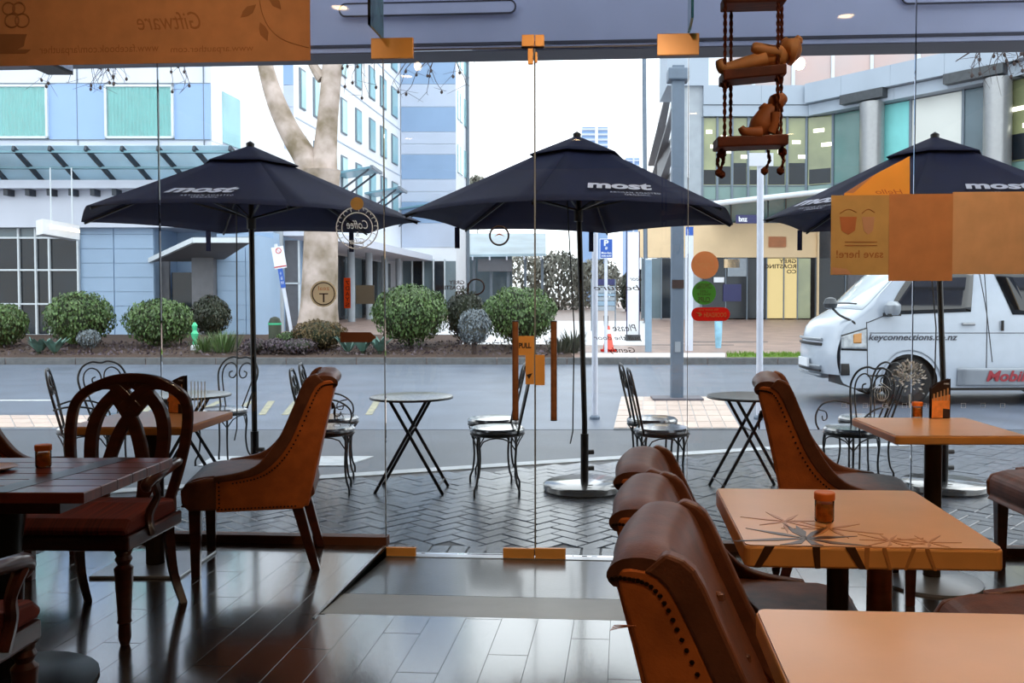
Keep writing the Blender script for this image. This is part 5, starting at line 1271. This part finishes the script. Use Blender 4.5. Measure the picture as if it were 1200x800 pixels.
def carved_chair():
    """faces -X, back at +X"""
    o = thing('carved_armchair', '', 'chair')
    lob = lambda s: [(s * .12, .50), (s * .20, .56), (s * .245, .68), (s * .25, .80), (s * .215, .90), (s * .14, .945), (s * .06, .94), (0, .905), (s * -.06, .855), (s * -.12, .80)]
    for s in (-1, 1):
        MB2 = sweep_flat([(s * .20, .46), (s * .235, .60), (s * .258, .76), (s * .245, .89), (s * .17, .955), (s * .08, .962), (s * .0, .90), (s * -.04, .86)], .042, .032).build('outer_loop', M['dark_wood'], o, smooth=True, bevel=.006)
        sweep_flat([(s * .10, .50), (s * .145, .60), (s * .16, .74), (s * .135, .85), (s * .07, .93), (0, .985), (s * -.02, .99)], .05, .03).build('inner_loop', M['dark_wood'], o, smooth=True, bevel=.006)
        sweep_flat([(s * .085, .44), (s * .09, .55), (s * .07, .66), (s * .03, .78), (s * -.03, .87), (s * -.09, .94)], .055, .028).build('splat_ribbon', M['dark_wood'], o, smooth=True, bevel=.006)
    sweep_flat([(-.17, .955), (-.09, .985), (0, .995), (.09, .985), (.17, .955)], .045, .034).build('crest_rail', M['dark_wood'], o, smooth=True, bevel=.006)
    MB().box(.175, .215, -.23, .23, .42, .49).build('back_rail', M['dark_wood'], o, bevel=.008)
    MB().box(-.23, .22, -.25, .25, .37, .43).build('seat_frame', M['dark_wood'], o, bevel=.01)
    sp = [(-.23, .43), (-.245, .455), (-.2, .492), (0, .51), (.16, .495), (.18, .43)]
    MB().prism(sp, -.245, .245, 'y').build('seat_cushion', M['seat_stripe'], o, bevel=.018)
    for s in (-1, 1):
        MB().lathe([(.016, 0), (.024, .03), (.022, .085), (.028, .09), (.024, .1), (.034, .28), (.036, .30), (.022, .315), (.032, .335), (.026, .35), (.034, .37)], 14, (-.20, s * .215, 0)).build('front_leg', M['dark_wood'], o, smooth=True)
        MB().tube([(.19, s * .2, .44), (.2, s * .2, .30), (.225, s * .205, .15), (.29, s * .215, .0)], [.026, .026, .022, .02], 4, smooth=4).build('rear_leg', M['dark_wood'], o)
        MB().tube([(.215, s * .235, .64), (.12, s * .275, .655), (-.02, s * .29, .645), (-.1, s * .28, .63), (-.13, s * .27, .605), (-.11, s * .27, .585)], [.018, .02, .022, .024, .022, .012], 10, smooth=4).build('arm', M['dark_wood'], o, smooth=True)
        MB().tube([(-.09, s * .28, .615), (-.05, s * .275, .55), (-.08, s * .255, .48), (-.05, s * .25, .40)], [.02, .016, .018, .02], 8, smooth=4).build('arm_support', M['dark_wood'], o, smooth=True)
    return o
cc = carved_chair()
r, d = -1.93, 3.62
cc.location = W(r, d, 0); cc.rotation_euler = (0, 0, YAW + pi / 2 - .03); tag(cc, 'carved dark wooden armchair with looped back and red striped seat', 'chair', 'carved wooden armchairs')
c2 = copy_tree(cc); c2.location = W(-1.75, 2.28, 0); c2.rotation_euler = (0, 0, YAW - pi / 2); c2['label'] = 'carved dark armchair corner with red seat at the near side of the wooden table'

# laminate tables
def cafe_table(lab, cxr, cyd, wx, wy, H=.745, edge='laminate_edge', th=.045, rot=0.0, cols=((0, 0, 'dark_post', .045),), plate=None, group='orange laminate cafe tables'):
    o = thing('cafe_table', lab, 'table', W(cxr, cyd, 0), YAW + rot, group)
    pol = rc_poly(-wx / 2, wx / 2, -wy / 2, wy / 2, .02)
    MB().prism(pol, H - th, H - .003, 'z').build('table_edge', M[edge], o, bevel=.006)
    MB().prism(rc_poly(-wx / 2 + .004, wx / 2 - .004, -wy / 2 + .004, wy / 2 - .004, .018), H - .003, H, 'z').build('table_top', M['laminate'], o)
    for (x, y, mm, rad) in cols: MB().tube([(x, y, .015), (x, y, H - th)], rad, 16).build('column', M[mm], o, smooth=True)
    if plate: MB().box(-plate, plate, -plate, plate, 0, .014, .003).build('base_plate', M['steel'], o)
    else: MB().lathe([(.23, 0), (.23, .012), (.06, .035)], 28).build('base_disc', M['steel'], o, smooth=True)
    return o
RA, RB = rd(841, 573, .745), rd(872, 641, .745); RC_ = rd(1072, 574, .745)
wR = RC_[0] - RA[0]; dR = RA[1] - RB[1]
tabR = cafe_table('orange laminate table with dark flower pattern and a toothpick jar', (RA[0] + RB[0]) / 2 + wR / 2, (RA[1] + RB[1]) / 2, wR, dR, rot=-.06, th=.055, cols=((.0, .02, 'dark_post', .03), (.12, .04, 'copper_tube', .035)))
# flower inlay on its top and front edge
fl = lambda a, l, w2, x, y: [(x + math.cos(a) * l * t + -math.sin(a) * w2 * q, y + math.sin(a) * l * t + math.cos(a) * w2 * q) for t, q in ((0, -.25), (.4, -1), (1, 0), (.4, 1), (0, .25))]
def petals(cx, cy, n, L, w2, m, a0=0.0, skip=()):
    for k in range(n):
        if k in skip: continue
        a = a0 + 2 * pi * k / n; l = L * random.uniform(.7, 1.15)
        P = fl(a, l, w2, cx, cy)
        P = [(x, max(y, -dR / 2 + .006)) for x, y in P]
        MB().prism([(x, y) for x, y in P], .7445, .7462, 'z').build('inlay_petal', m, tabR)
petals(-wR / 2 + .16, -dR / 2 + .07, 8, .17, .011, M['inlay_dark'], .2)
petals(-wR / 2 + .24, -dR / 2 + .17, 7, .13, .007, M['inlay_mid'], .5)
petals(-wR / 2 + .14, -dR / 2 + .24, 7, .11, .007, M['inlay_mid'], .1)
petals(-wR / 2 + .36, -dR / 2 + .06, 9, .09, .004, M['inlay_mid'], .3)
petals(-wR / 2 + .45, -dR / 2 + .05, 7, .08, .004, M['inlay_mid'], .0)
MB().prism(fl(pi / 2, .11, .013, -wR / 2 + .16, -dR / 2 + .085), .7445, .7466, 'z').build('inlay_petal', M['inlay_dark'], tabR)
for (x, s, m, wv) in ((-wR / 2 + .06, -.03, 'inlay_dark', .012), (-wR / 2 + .17, .004, 'inlay_dark', .009), (-wR / 2 + .25, .03, 'inlay_dark', .012), (-wR / 2 + .29, .0, 'inlay_mid', .006), (-wR / 2 + .33, .015, 'inlay_mid', .005), (-wR / 2 + .4, -.02, 'inlay_mid', .005), (-wR / 2 + .43, .02, 'inlay_mid', .005)):
    MB().slab([(x - wv, -dR / 2 - .0015, .744), (x + wv, -dR / 2 - .0015, .744), (x + s + wv * .7, -dR / 2 - .0015, .691), (x + s - wv * .7, -dR / 2 - .0015, .691)], (0, .002, 0)).build('edge_inlay', M[m], tabR)
NA, NB = rd(886, 716, .745), rd(906, 800, .745)
tabN = cafe_table('plain orange laminate table in front of the flower patterned one', NA[0] + .30 - .02, NA[1] - .33, .6, .66, rot=-.06, th=.05)
WA, WB, WC_ = rd(234, 494, .745), rd(271, 480, .745), rd(96, 486, .745)
tabW1 = cafe_table('small orange edged table by the window behind the carved chair', WA[0] - .28, 4.45, .58, .60, rot=.0, th=.04, plate=.22)
tabW2 = cafe_table('small orange edged table by the window before the van, with a tree decal behind', 1.73, 4.18, .58, .62, rot=.0, th=.04, cols=((.0, 0, 'dark_post', .04),))

# jars, menus, plate
def jar(lab, table, r_, d_, z=.7462):
    p = W(r_, d_, z); o = thing('toothpick_jar', lab, 'jar', p, 0, 'toothpick jars on the tables')
    MB().lathe([(.023, .0), (.0255, .004), (.0255, .056), (.023, .06)], 18).build('glass_body', M['jar_glass'], o, smooth=True)
    MB().lathe([(.020, .003), (.022, .006), (.022, .046), (.020, .049)], 14).build('toothpicks', M['jar_fill'], o, smooth=True)
    MB().lathe([(.0265, .058), (.0275, .06), (.0275, .076), (.025, .079), (.004, .078)], 18).build('lid', M['jar_lid'], o, smooth=True)
    return o
jar('orange lidded toothpick jar on the dark wooden table', tabL, *rd(51, 547, .745))
jar('orange lidded toothpick jar on the flower patterned table', tabR, *rd(966, 611, .745))
jar('orange lidded toothpick jar beside the menu on the right window table', tabW2, *rd(1075, 489, .745))
jar('orange lidded toothpick jar beside the menu on the left window table', tabW1, *rd(203, 483, .745))
def menu(lab, r_, d_, face):
    o = thing('menu_stand', lab, 'menu', W(r_, d_, .7462), YAW + face, 'folded table menus')
    prof = [(-.05, 0), (.05, 0), (.05, .20), (.03, .195), (-.02, .175), (-.05, .15)]
    MB().prism(prof, -.012, -.009, 'y').build('front_card', M['menu_dark'], o); MB().prism(prof, .012, .009, 'y').build('back_card', M['menu_dark'], o)
    MB().box(-.05, .05, -.012, .012, 0, .003).build('foot_fold', M['menu_dark'], o)
    for s in (-1, 1):
        MB().prism([(-.048, .003), (.046, .003), (.046, .12), (-.048, .10)], s * .0125, s * .0131, 'y').build('printed_panel', M['menu_orange'], o)
        for k in range(5): MB().prism([(-.042 + k * .018, .09), (-.032 + k * .018, .09), (-.033 + k * .018, .125 + k * .007), (-.041 + k * .018, .125 + k * .007)], s * .0132, s * .0136, 'y').build('printed_bottle', M['poster_tan'], o)
        MB().prism([(.01, .003), (.048, .003), (.048, .045), (.01, .05)], s * .0132, s * .0136, 'y').build('printed_corner', M['ink_dark'], o)
    text_obj('lettering', text_mesh('most', .02, M['umb_text'], width=.03, height=.009, shear=.2), o, frame_mtx((.028, -.0135, .175), (1, 0, 0), (0, 0, 1)))
    return o
menu('folded dark and orange drinks menu on the right window table', *rd(1101, 490, .745), .1)
menu('folded dark and orange drinks menu on the left window table', *rd(209, 484, .745), -.3)
o = thing('saucer', 'small pale saucer at the edge of the dark wooden table', 'saucer', W(*rd(-6, 551, .745), .7455), 0)
MB().lathe([(.03, 0), (.045, .003), (.07, .012), (.068, .014), (.03, .006)], 24).build('dish', M['plate'], o, smooth=True); MB().lathe([(.032, -.0), (.032, .004)], 20).build('foot_ring', M['plate'], o)

# ================================================================== HANGING ROPE SWING WITH CARVED FIGURES
ds_ = 2.6
sw = thing('rope_swing', 'hanging three tier wooden plank swing on brown ropes', 'ornament', vw(882, 178, ds_), 0); so = vw(882, 178, ds_)
def sp_(px, py, dd=0.0): return vw(px, py, ds_ + dd) - so
planks = (((838, 163), (920, 160), 27), ((845, 86), (918, 79), 13), ((847, -3), (918, -5), 10))
for (a, b, h) in planks:
    A, B = sp_(*a), sp_(*b); t = (B - A).normalized(); dn = Vector((0, 0, -.022)); bk_ = Vector((-math.sin(YAW), math.cos(YAW), 0)) * .09
    MB().slab([A - bk_ * .5, B - bk_ * .5, B + bk_ * .5, A + bk_ * .5], (0, 0, -.03)).build('plank', M['toy_plank'], sw, bevel=.004)
def rope(P, name='rope'):
    n = 0; mb = MB(); Q = [Vector(p) for p in P]
    for ph in (0, pi):
        pts = []
        for a, b in zip(Q, Q[1:]):
            m = max(2, int((b - a).length / .006))
            for k in range(m): pts.append(a.lerp(b, k / m) + Vector((math.cos(k * .9 + ph), math.sin(k * .9 + ph), 0)) * .0028)
        mb.tube(pts, .0034, 4)
    return mb.build(name, M['rope'], sw)
for (px, dd) in ((849, -.035), (856, .035), (911, -.035), (915, .035)):
    T = vw(px + 1, -5, ds_ + dd) - so; T.z = CEIL - so.z
    rope([T, sp_(px, 165, dd)])
for (px, py, L) in ((842, 188, 26), (848, 186, 22), (900, 184, 20), (915, 184, 26)):
    A = sp_(px, py - 8); e = [A, A + Vector((random.uniform(-.01, .01), 0, -.03)), A + Vector((random.uniform(-.02, .02), 0, -.06))]
    rope(e, 'rope_tail'); MB().lathe([(.003, -.012), (.011, -.005), (.011, .005), (.003, .012)], 8, tuple(e[-1])).build('knot', M['rope'], sw, smooth=True)
for (px, py) in ((850, 99), (913, 92), (846, 180), (917, 178)):
    MB().lathe([(.004, -.014), (.013, -.006), (.013, .006), (.004, .014)], 8, tuple(sp_(px, py))).build('knot', M['rope'], sw, smooth=True)
def blob_tube(mb, pts, rad, seg=12): mb.tube([p for p in pts], rad, seg, smooth=4)
f1 = thing('carved_lying_figure', 'pale carved wooden figure lying on the middle swing plank', 'figurine', vw(882, 82, ds_), 0); fo = vw(882, 82, ds_)
def fp(px, py, dd=0.0): return vw(px, py, ds_ + dd) - fo
mb = MB(); blob_tube(mb, [fp(893, 68), fp(905, 68), fp(915, 66), fp(922, 65)], [.026, .034, .032, .018]); mb.build('torso', M['toy_wood'], f1, smooth=True)
mb = MB(); blob_tube(mb, [fp(918, 62), fp(923, 60), fp(931, 61), fp(938, 63)], [.016, .036, .040, .012], 14); hd_ = mb.build('head', M['toy_wood'], f1, smooth=True)
for (px, py) in ((921, 50), (935, 48)): MB().lathe([(.003, -.016), (.014, -.006), (.014, .006), (.003, .016)], 10, tuple(fp(px, py, .01))).build('ear', M['toy_wood'], hd_, smooth=True)
for dd, yo in ((-.025, 0), (.025, 2)):
    mb = MB(); blob_tube(mb, [fp(898, 70 - yo, dd), fp(875, 75 - yo, dd), fp(855, 80 - yo, dd), fp(847, 80 - yo, dd), fp(843, 72 - yo, dd)], [.022, .018, .014, .018, .012]); mb.build('leg', M['toy_wood'], f1, smooth=True)
    mb = MB(); blob_tube(mb, [fp(915, 62, dd), fp(900, 60 - yo, dd), fp(885, 57 - yo, dd), fp(881, 56 - yo, dd)], [.017, .015, .014, .008]); mb.build('arm', M['toy_wood'], f1, smooth=True)
f2 = thing('carved_sitting_figure', 'darker carved wooden figure sitting slumped on the lowest swing plank', 'figurine', vw(890, 160, ds_), 0); fo = vw(890, 160, ds_)
mb = MB(); blob_tube(mb, [fp(886, 158), fp(892, 148), fp(899, 138), fp(905, 129), fp(908, 124)], [.026, .036, .034, .03, .015]); mb.build('torso', M['toy_wood_dark'], f2, smooth=True)
mb = MB(); blob_tube(mb, [fp(906, 128), fp(910, 122), fp(916, 120), fp(920, 122)], [.016, .030, .028, .010], 14); hd_ = mb.build('head', M['toy_wood_dark'], f2, smooth=True)
MB().lathe([(.003, -.018), (.017, -.006), (.017, .006), (.003, .018)], 10, tuple(fp(896, 128))).build('ear', M['toy_wood_dark'], hd_, smooth=True)
for dd in (-.03, .03):
    mb = MB(); blob_tube(mb, [fp(892, 156, dd), fp(880, 156, dd), fp(872, 154, dd), fp(868, 149, dd)], [.02, .018, .014, .009]); mb.build('leg', M['toy_wood_dark'], f2, smooth=True)
    mb = MB(); blob_tube(mb, [fp(908, 132, dd), fp(908, 145, dd), fp(904, 156, dd)], [.014, .013, .012]); mb.build('arm', M['toy_wood_dark'], f2, smooth=True)

# ================================================================== POSTERS, DECALS AND LETTERING ON THE GLASS
def rect_thing(name, lab, cat, m, x0, y0, x1, y1, off=.010, th=.003, group=None):
    a, b = gl(x0, y0, off), gl(x1, y1, off); zc, xc = (a.z + b.z) / 2, (a.x + b.x) / 2
    o = MB((xc, YG - off, min(a.z, b.z))).box(min(a.x, b.x), max(a.x, b.x), YG - off - th, YG - off, min(a.z, b.z), max(a.z, b.z)).build(name, m)
    o.location = (xc, YG - off, min(a.z, b.z)); tag(o, lab, cat, group); return o
def gtext(o, body, m, px0, py0, px1, py1, off=.0145, mirror=True, shear=0.0, bold=0.0, name='lettering', keep=False, spacing=1.0):
    a, b = gl(px0, py0, off), gl(px1, py1, off)
    me = text_mesh(body, .1, m, mirror, shear, bold, width=abs(b.x - a.x), height=abs(a.z - b.z), spacing=spacing)
    loc = Vector(((a.x + b.x) / 2, YG - off, (a.z + b.z) / 2)) - (o.location if o else Vector((0, 0, 0)))
    return text_obj(name, me, o, frame_mtx(loc, (1, 0, 0), (0, 0, 1)))
def gpoly(o, name, m, pts, off=.0145, th=.0012):
    P = [gl(px, py, off) for px, py in pts]; lo = o.location if o else Vector((0, 0, 0))
    return MB(tuple(lo)).prism([(p.x, p.z) for p in P], YG - off - th, YG - off, 'y').build(name, m, o)
def circ(cx, cy, r, n=28, ry=None): return [(cx + r * math.cos(2 * pi * k / n), cy + (ry or r) * math.sin(2 * pi * k / n)) for k in range(n)]
def gring(o, name, m, cx, cy, r, w_, off=.0145):
    P = [gl(x, y, off) - (o.location if o else Vector((0, 0, 0))) for x, y in circ(cx, cy, r)]
    return MB().tube(P, w_ / F * YG / 2, 4, closed=True).build(name, m, o)
def disc_thing(name, lab, cat, m, cx, cy, r, off=.010, group=None):
    c = gl(cx, cy, off); P = [gl(x, y, off) for x, y in circ(cx, cy, r)]
    o = MB(tuple(c)).prism([(p.x, p.z) for p in P], YG - off - .003, YG - off, 'y').build(name, m); o.location = c; tag(o, lab, cat, group); return o
ban = rect_thing('window_banner', 'wide orange banner across the top of the left shop window', 'banner', M['poster_orange'], -60, -28, 364, 71, .012, .004)
gtext(ban, 'Giftware', M['poster_ink'], 160, 15, 235, 34, .0175, shear=.35)
gtext(ban, 'www.arpauther.com', M['poster_ink'], 200, 54, 297, 62, .0175)
gtext(ban, 'www.facebook.com/arpauther', M['poster_ink'], 46, 54, 186, 63, .0175)
for (x, y) in ((10, 10), (22, 10)):
    gring(ban, 'steam_swirl', M['poster_ink'], x, y, 7, 2, .0175); gring(ban, 'steam_swirl', M['poster_ink'], x + 4, y + 14, 8, 2, .0175)
gpoly(ban, 'cup_print', M['poster_ink'], [(0, 40), (32, 40), (30, 44), (28, 54), (20, 58), (36, 58), (30, 63), (0, 63)], .0175)
for (cx, cy, a) in ((291, 13, -.7), (309, 37, 1.2), (322, 2, .9)):
    P = [(cx + 12 * t * math.cos(a) - 5 * q * math.sin(a), cy + 12 * t * math.sin(a) + 5 * q * math.cos(a)) for t, q in ((-1, 0), (-.4, .8), (.2, 1), (1, 0), (.2, -1), (-.4, -.8))]
    gpoly(ban, 'leaf_print', M['poster_ink'], P, .0175)
Pv = [gl(x, y, .0175) - ban.location for x, y in ((304, 0), (308, 18), (318, 36), (335, 48), (362, 56))]
MB().tube(Pv, .0022, 4, smooth=4).build('vine_print', M['poster_ink'], ban)
# right hand posters
p1 = rect_thing('window_poster', 'mustard poster with faint cup drawings and mirrored lettering', 'poster', M['poster_mustard'], 974, 229, 1041.5, 322, .012)
gtext(p1, 'save here!', M['poster_ink'], 980, 293, 1035, 302, .0165, bold=.001)
for (a, b, m) in ((984, 1004, 'poster_red'), (1010, 1025, 'poster_pink')):
    gpoly(p1, 'cup_print', M[m], [(a, 254), (b, 254), (b - 2, 270), ((a + b) / 2, 275), (a + 2, 270)], .0165)
    Pv = [gl(x, y, .0165) - p1.location for x, y in ((a, 250), ((a + b) / 2, 245), (b, 249))]; MB().tube(Pv, .002, 4, smooth=3).build('lid_print', M['poster_ink'], p1)
for y in (283, 287): gpoly(p1, 'print_line', M['poster_ink'], [(990, y), (1028, y), (1028, y + 1), (990, y + 1)], .0165)
gpoly(p1, 'corner_print', M['poster_pink'], [(975, 313), (992, 315), (998, 321.5), (975, 321.5)], .0165)
p2_ = rect_thing('window_poster', 'plain dark orange poster between two other posters', 'poster', M['poster_orange'], 1042, 227.5, 1115.5, 329, .014)
p3_ = rect_thing('window_poster', 'plain tan poster at the end of the poster row', 'poster', M['poster_tan'], 1116.5, 225, 1222, 321, .012)
p0 = gl(1066, 227, .011); o = MB(tuple(p0)); PP = [gl(x, y, .011) for x, y in ((1066, 183), (1066, 232), (988, 232), (990, 226), (1022, 206))]  # slanted sheet painted as an orange reflection in the glass
o = o.prism([(p.x, p.z) for p in PP], YG - .011 - .002, YG - .011, 'y').build('poster_reflection', M['reflection_orange']); o.location = p0; tag(o, 'bright orange poster reflection painted above the mustard poster', 'poster')
gpoly(o, 'pale_edge', M['poster_pink'], [(990, 226), (1022, 206), (1026, 204), (1000, 226)], .0135); gtext(o, 'Hello', M['poster_red'], 1026, 222, 1058, 227, .0138, shear=.3)
# round and pill stickers
o = disc_thing('open_sticker', 'brown round sticker above the green round sticker', 'sticker', M['sticker_brown'], 826, 310.5, 16.2); gtext(o, 'Enjoy!', M['poster_tan'], 815, 305, 837, 316, shear=.3)
o = disc_thing('green_sticker', 'green round sticker between the brown disc and the red label', 'sticker', M['sticker_green'], 825, 343, 14)
for k, (t, y) in enumerate((('COMPOSTABLE', 335), ('LESS\nWASTE', 343), ('CUPS', 351))): gtext(o, t, M['ink_dark'], 816 + k, y - 3, 834 - k, y + 3)
a = gl(810, 368, .01); pts = [(818 + 8 * math.cos(t), 368 + 8 * math.sin(t)) for t in [pi / 2 + pi * k / 8 for k in range(9)]] + [(847.5 + 8 * math.cos(t), 368 + 8 * math.sin(t)) for t in [-pi / 2 + pi * k / 8 for k in range(9)]]
c = gl(832, 368, .01); P = [gl(x, y, .01) for x, y in pts]
o = MB(tuple(c)).prism([(p.x, p.z) for p in P], YG - .013, YG - .010, 'y').build('delivery_sticker', M['sticker_red']); o.location = c; tag(o, 'red pill shaped delivery sticker with faint mirrored lettering', 'sticker')
gtext(o, 'DOORDASH', M['poster_red'], 825, 366, 851, 371.5, bold=.002); gtext(o, 'We deliver with', M['poster_red'], 819, 361.5, 842, 364)
gpoly(o, 'dash_emblem', M['poster_red'], [(815, 366), (821, 366), (823, 368.5), (820, 371), (818, 369.5), (820, 368.5)])
o = disc_thing('tea_sticker', 'cream round sticker with a letter T in a ring', 'sticker', M['sticker_cream'], 379, 344, 15.5); gring(o, 'ring_print', M['ink_dark'], 379, 344, 13, 1.2); gtext(o, 'T', M['ink_dark'], 374, 343.5, 384.5, 354, bold=.0); gtext(o, 'zeal', M['sticker_brown'], 373, 335, 386, 340)
# coffee ring decal
o = disc_thing('gold_dot_sticker', 'small gold dot sticker above the white coffee ring decal', 'sticker', M['poster_mustard'], 418.5, 238.5, 7.6)
c = gl(418.5, 266, .009)
cr = thing('coffee_ring_decal', 'white ornamental ring decal with the mirrored word Coffee', 'decal', c)
for rr in (24.5, 18): gring(cr, 'ring', M['sticker_white'], 418.5, 267, rr, 1.3, .009)
for k in range(14):
    a = 2 * pi * k / 14; x, y = 418.5 + 21.2 * math.cos(a), 267 + 21.2 * math.sin(a)
    Pv = [gl(x + 3 * math.cos(a + t), y + 3 * math.sin(a + t), .009) - c for t in (-2.2, -1, .3, 1.4)]; MB().tube(Pv, .0018, 4, smooth=3).build('ornament', M['sticker_white'], cr)
gtext(cr, 'Coffee', M['sticker_white'], 406, 258, 431, 268, .009, shear=.3); gtext(cr, '&', M['sticker_white'], 416, 271.5, 421, 277, .009); gtext(cr, 'Gifts', M['sticker_white'], 410, 279, 427, 286, .009)
o = rect_thing('hours_strip_sticker', 'narrow orange strip sticker with dark characters', 'sticker', M['sticker_orange'], 403.2, 325.5, 411, 361)
for k, ch in enumerate('7DAYS'): gtext(o, ch, M['ink_dark'], 404.8, 329 + k * 6.4, 409.4, 333.6 + k * 6.4)
rect_thing('grey_sticker', 'plain grey square sticker beside the orange strip', 'sticker', M['sticker_grey'], 417, 334, 439, 356)
o = rect_thing('arrow_sticker', 'brown arrow shaped sticker low on the window below the grey square', 'sticker', M['rail_brown'], 399, 389, 434, 401); gpoly(o, 'arrow_tip', M['rail_brown'], [(434, 389), (441, 395), (434, 401)], .0105)
# roasting company lettering
def logo(lab, x, y, s, ring=True):
    c = gl(x, y, .009); o = thing('roaster_decal', lab, 'decal', c, 0, 'dark mirrored roaster lettering')
    gtext(o, 'GREY', M['ink_dark'], x - 21 * s, y - 6.5, x - 1, y - 1.8, .009, bold=.002); gtext(o, 'ROASTING', M['ink_dark'], x - 38 * s, y - .5, x - 1, y + 4.4, .009, bold=.002); gtext(o, 'CO', M['ink_dark'], x - 12 * s, y + 5.8, x - 1, y + 10.4, .009, bold=.002)
    if ring:
        Pv = [gl(x + 13 + 9.5 * math.cos(t), y + 1 - 9 * math.sin(t), .009) - c for t in [pi + .2 - k * .36 for k in range(15)]]
        MB().tube(Pv, .0045, 5).build('swirl', M['ink_dark'], o); MB().tube([gl(x + 3.3, y - 3, .009) - c, gl(x + 3.3, y + 10, .009) - c], .0045, 5).build('stroke', M['ink_dark'], o)
    return o
logo('dark mirrored GREY ROASTING CO lettering with a swirl on the left door', 545, 335, .9)
logo('dark mirrored GREY ROASTING CO lettering beside the tall white post', 934, 310, 1.0, False)
c = gl(585, 277, .009); o = thing('clock_reflection', 'dark ring painted on the left door as a wall clock reflection', 'decal', c); gring(o, 'ring', M['ink_dark'], 585, 276, 11, 2.2, .009); gpoly(o, 'arrow_mark', M['poster_red'], [(579, 277), (585, 273), (592, 277), (585, 275)], .009)  # ring drawn on the glass as the reflection of a wall clock
c = gl(730, 390, .009); o = thing('handwritten_note_decal', 'mirrored black handwriting asking to close the door gently', 'decal', c)
for (t, x0, x1, y0, y1) in (('Please', 718, 746, 380, 388), ('pull the door', 696, 752, 393, 400), ('Gently', 712, 744, 407, 415), ('door', 738, 752, 324, 329), ('be sure', 696, 750, 334, 340)): gtext(o, t, M['ink_dark'], x0, y0, x1, y1, .009, shear=.3)
# pull sign and lock box on the door
o = rect_thing('pull_sign', 'orange brass PULL plate on the left door beside the handle', 'sign', M['brass'], 607.5, 393.5, 626, 416, .012, .004)
gtext(o, 'PULL', M['ink_dark'], 608, 401.5, 622.5, 408, .017, mirror=False, bold=.004)
gpoly(o, 'lock_plate', M['brass'], [(616, 416), (626, 416), (626, 450), (616, 450)], .012, .006)
gpoly(o, 'key_tab', M['ink_dark'], [(617, 439), (624, 437), (620, 444)], .019)
o = rect_thing('lock_box', 'plain orange brass lock box on the right door', 'lock', M['brass'], 627.5, 415.5, 638.5, 451, .008, .012)
# tree decal, globe decal and icon row near the right window table
c = gl(1066, 455, .009); o = thing('tree_decal', 'pale leafy tree decal on the glass behind the right window table', 'decal', c); mb = MB()
for k in range(170):
    a = random.uniform(pi * 1.02, pi * 1.98) if k % 5 else random.uniform(0, 2 * pi); q = math.sqrt(random.random()) * 20; x, y = 1066 + q * math.cos(a) * 1.0, 447 + q * math.sin(a) * 1.25
    b = a + random.uniform(-.6, .6); l = random.uniform(1.5, 3.2)
    if y > 463: continue
    P = [gl(x + u * l * math.cos(b) - v * l * .45 * math.sin(b), y + u * l * math.sin(b) + v * l * .45 * math.cos(b), .009) - c for u, v in ((-1, 0), (0, 1), (1, 0), (0, -1))]
    mb.add([(p.x, p.y, p.z) for p in P], [(0, 1, 2, 3)])
tag(mb.build('leaf_prints', M['sticker_white'], o), kind='stuff')
MB().tube([gl(1066, 462, .009) - c, gl(1066, 478, .009) - c], .004, 5).build('trunk_print', M['sticker_white'], o)
c = gl(1033, 461, .009); o = thing('globe_decal', 'thin white globe decal beside the tree decal', 'decal', c)
for k in range(3):
    P = [gl(1033 + 8.5 * math.cos(t) * (1 - .4 * k), 461 + 8.5 * math.sin(t), .009) - c for t in [2 * pi * q / 20 for q in range(20)]]; MB().tube(P, .0012, 4, closed=True).build('meridian', M['sticker_white'], o)
MB().tube([gl(1022, 456, .009) - c, gl(1033, 448, .009) - c, gl(1045, 457, .009) - c], .0015, 4).build('roof_line', M['sticker_white'], o)
c = gl(1075, 475, .009); o = thing('icon_row_decal', 'row of small white square icons along the right windows', 'decal', c)
for k, px in enumerate((989, 1014, 1037, 1060, 1083, 1129, 1152, 1175)):
    P = [gl(px + u * 2.6, 475 + v * 2.6, .009) - c for u, v in ((-1, -1), (1, -1), (1, 1), (-1, 1))]; MB().tube(P, .0014, 4, closed=True).build('icon', M['sticker_white'], o)
o = thing('glass_line_decal', 'row of small pale bars on the glass behind the left window table', 'decal', gl(232, 461, .009)); c = gl(232, 461, .009)
for k in range(5):
    px = 224 + k * 4; P = [gl(px, 447, .009) - c, gl(px, 478, .009) - c]; MB().tube(P, .0025, 4).build('bar', M['sticker_cream'], o)
# loose thread on the front chair is part of nothing else: keep org helper props out of the file
for ob in bpy.data.objects:
    if 'org' in ob: del ob['org']
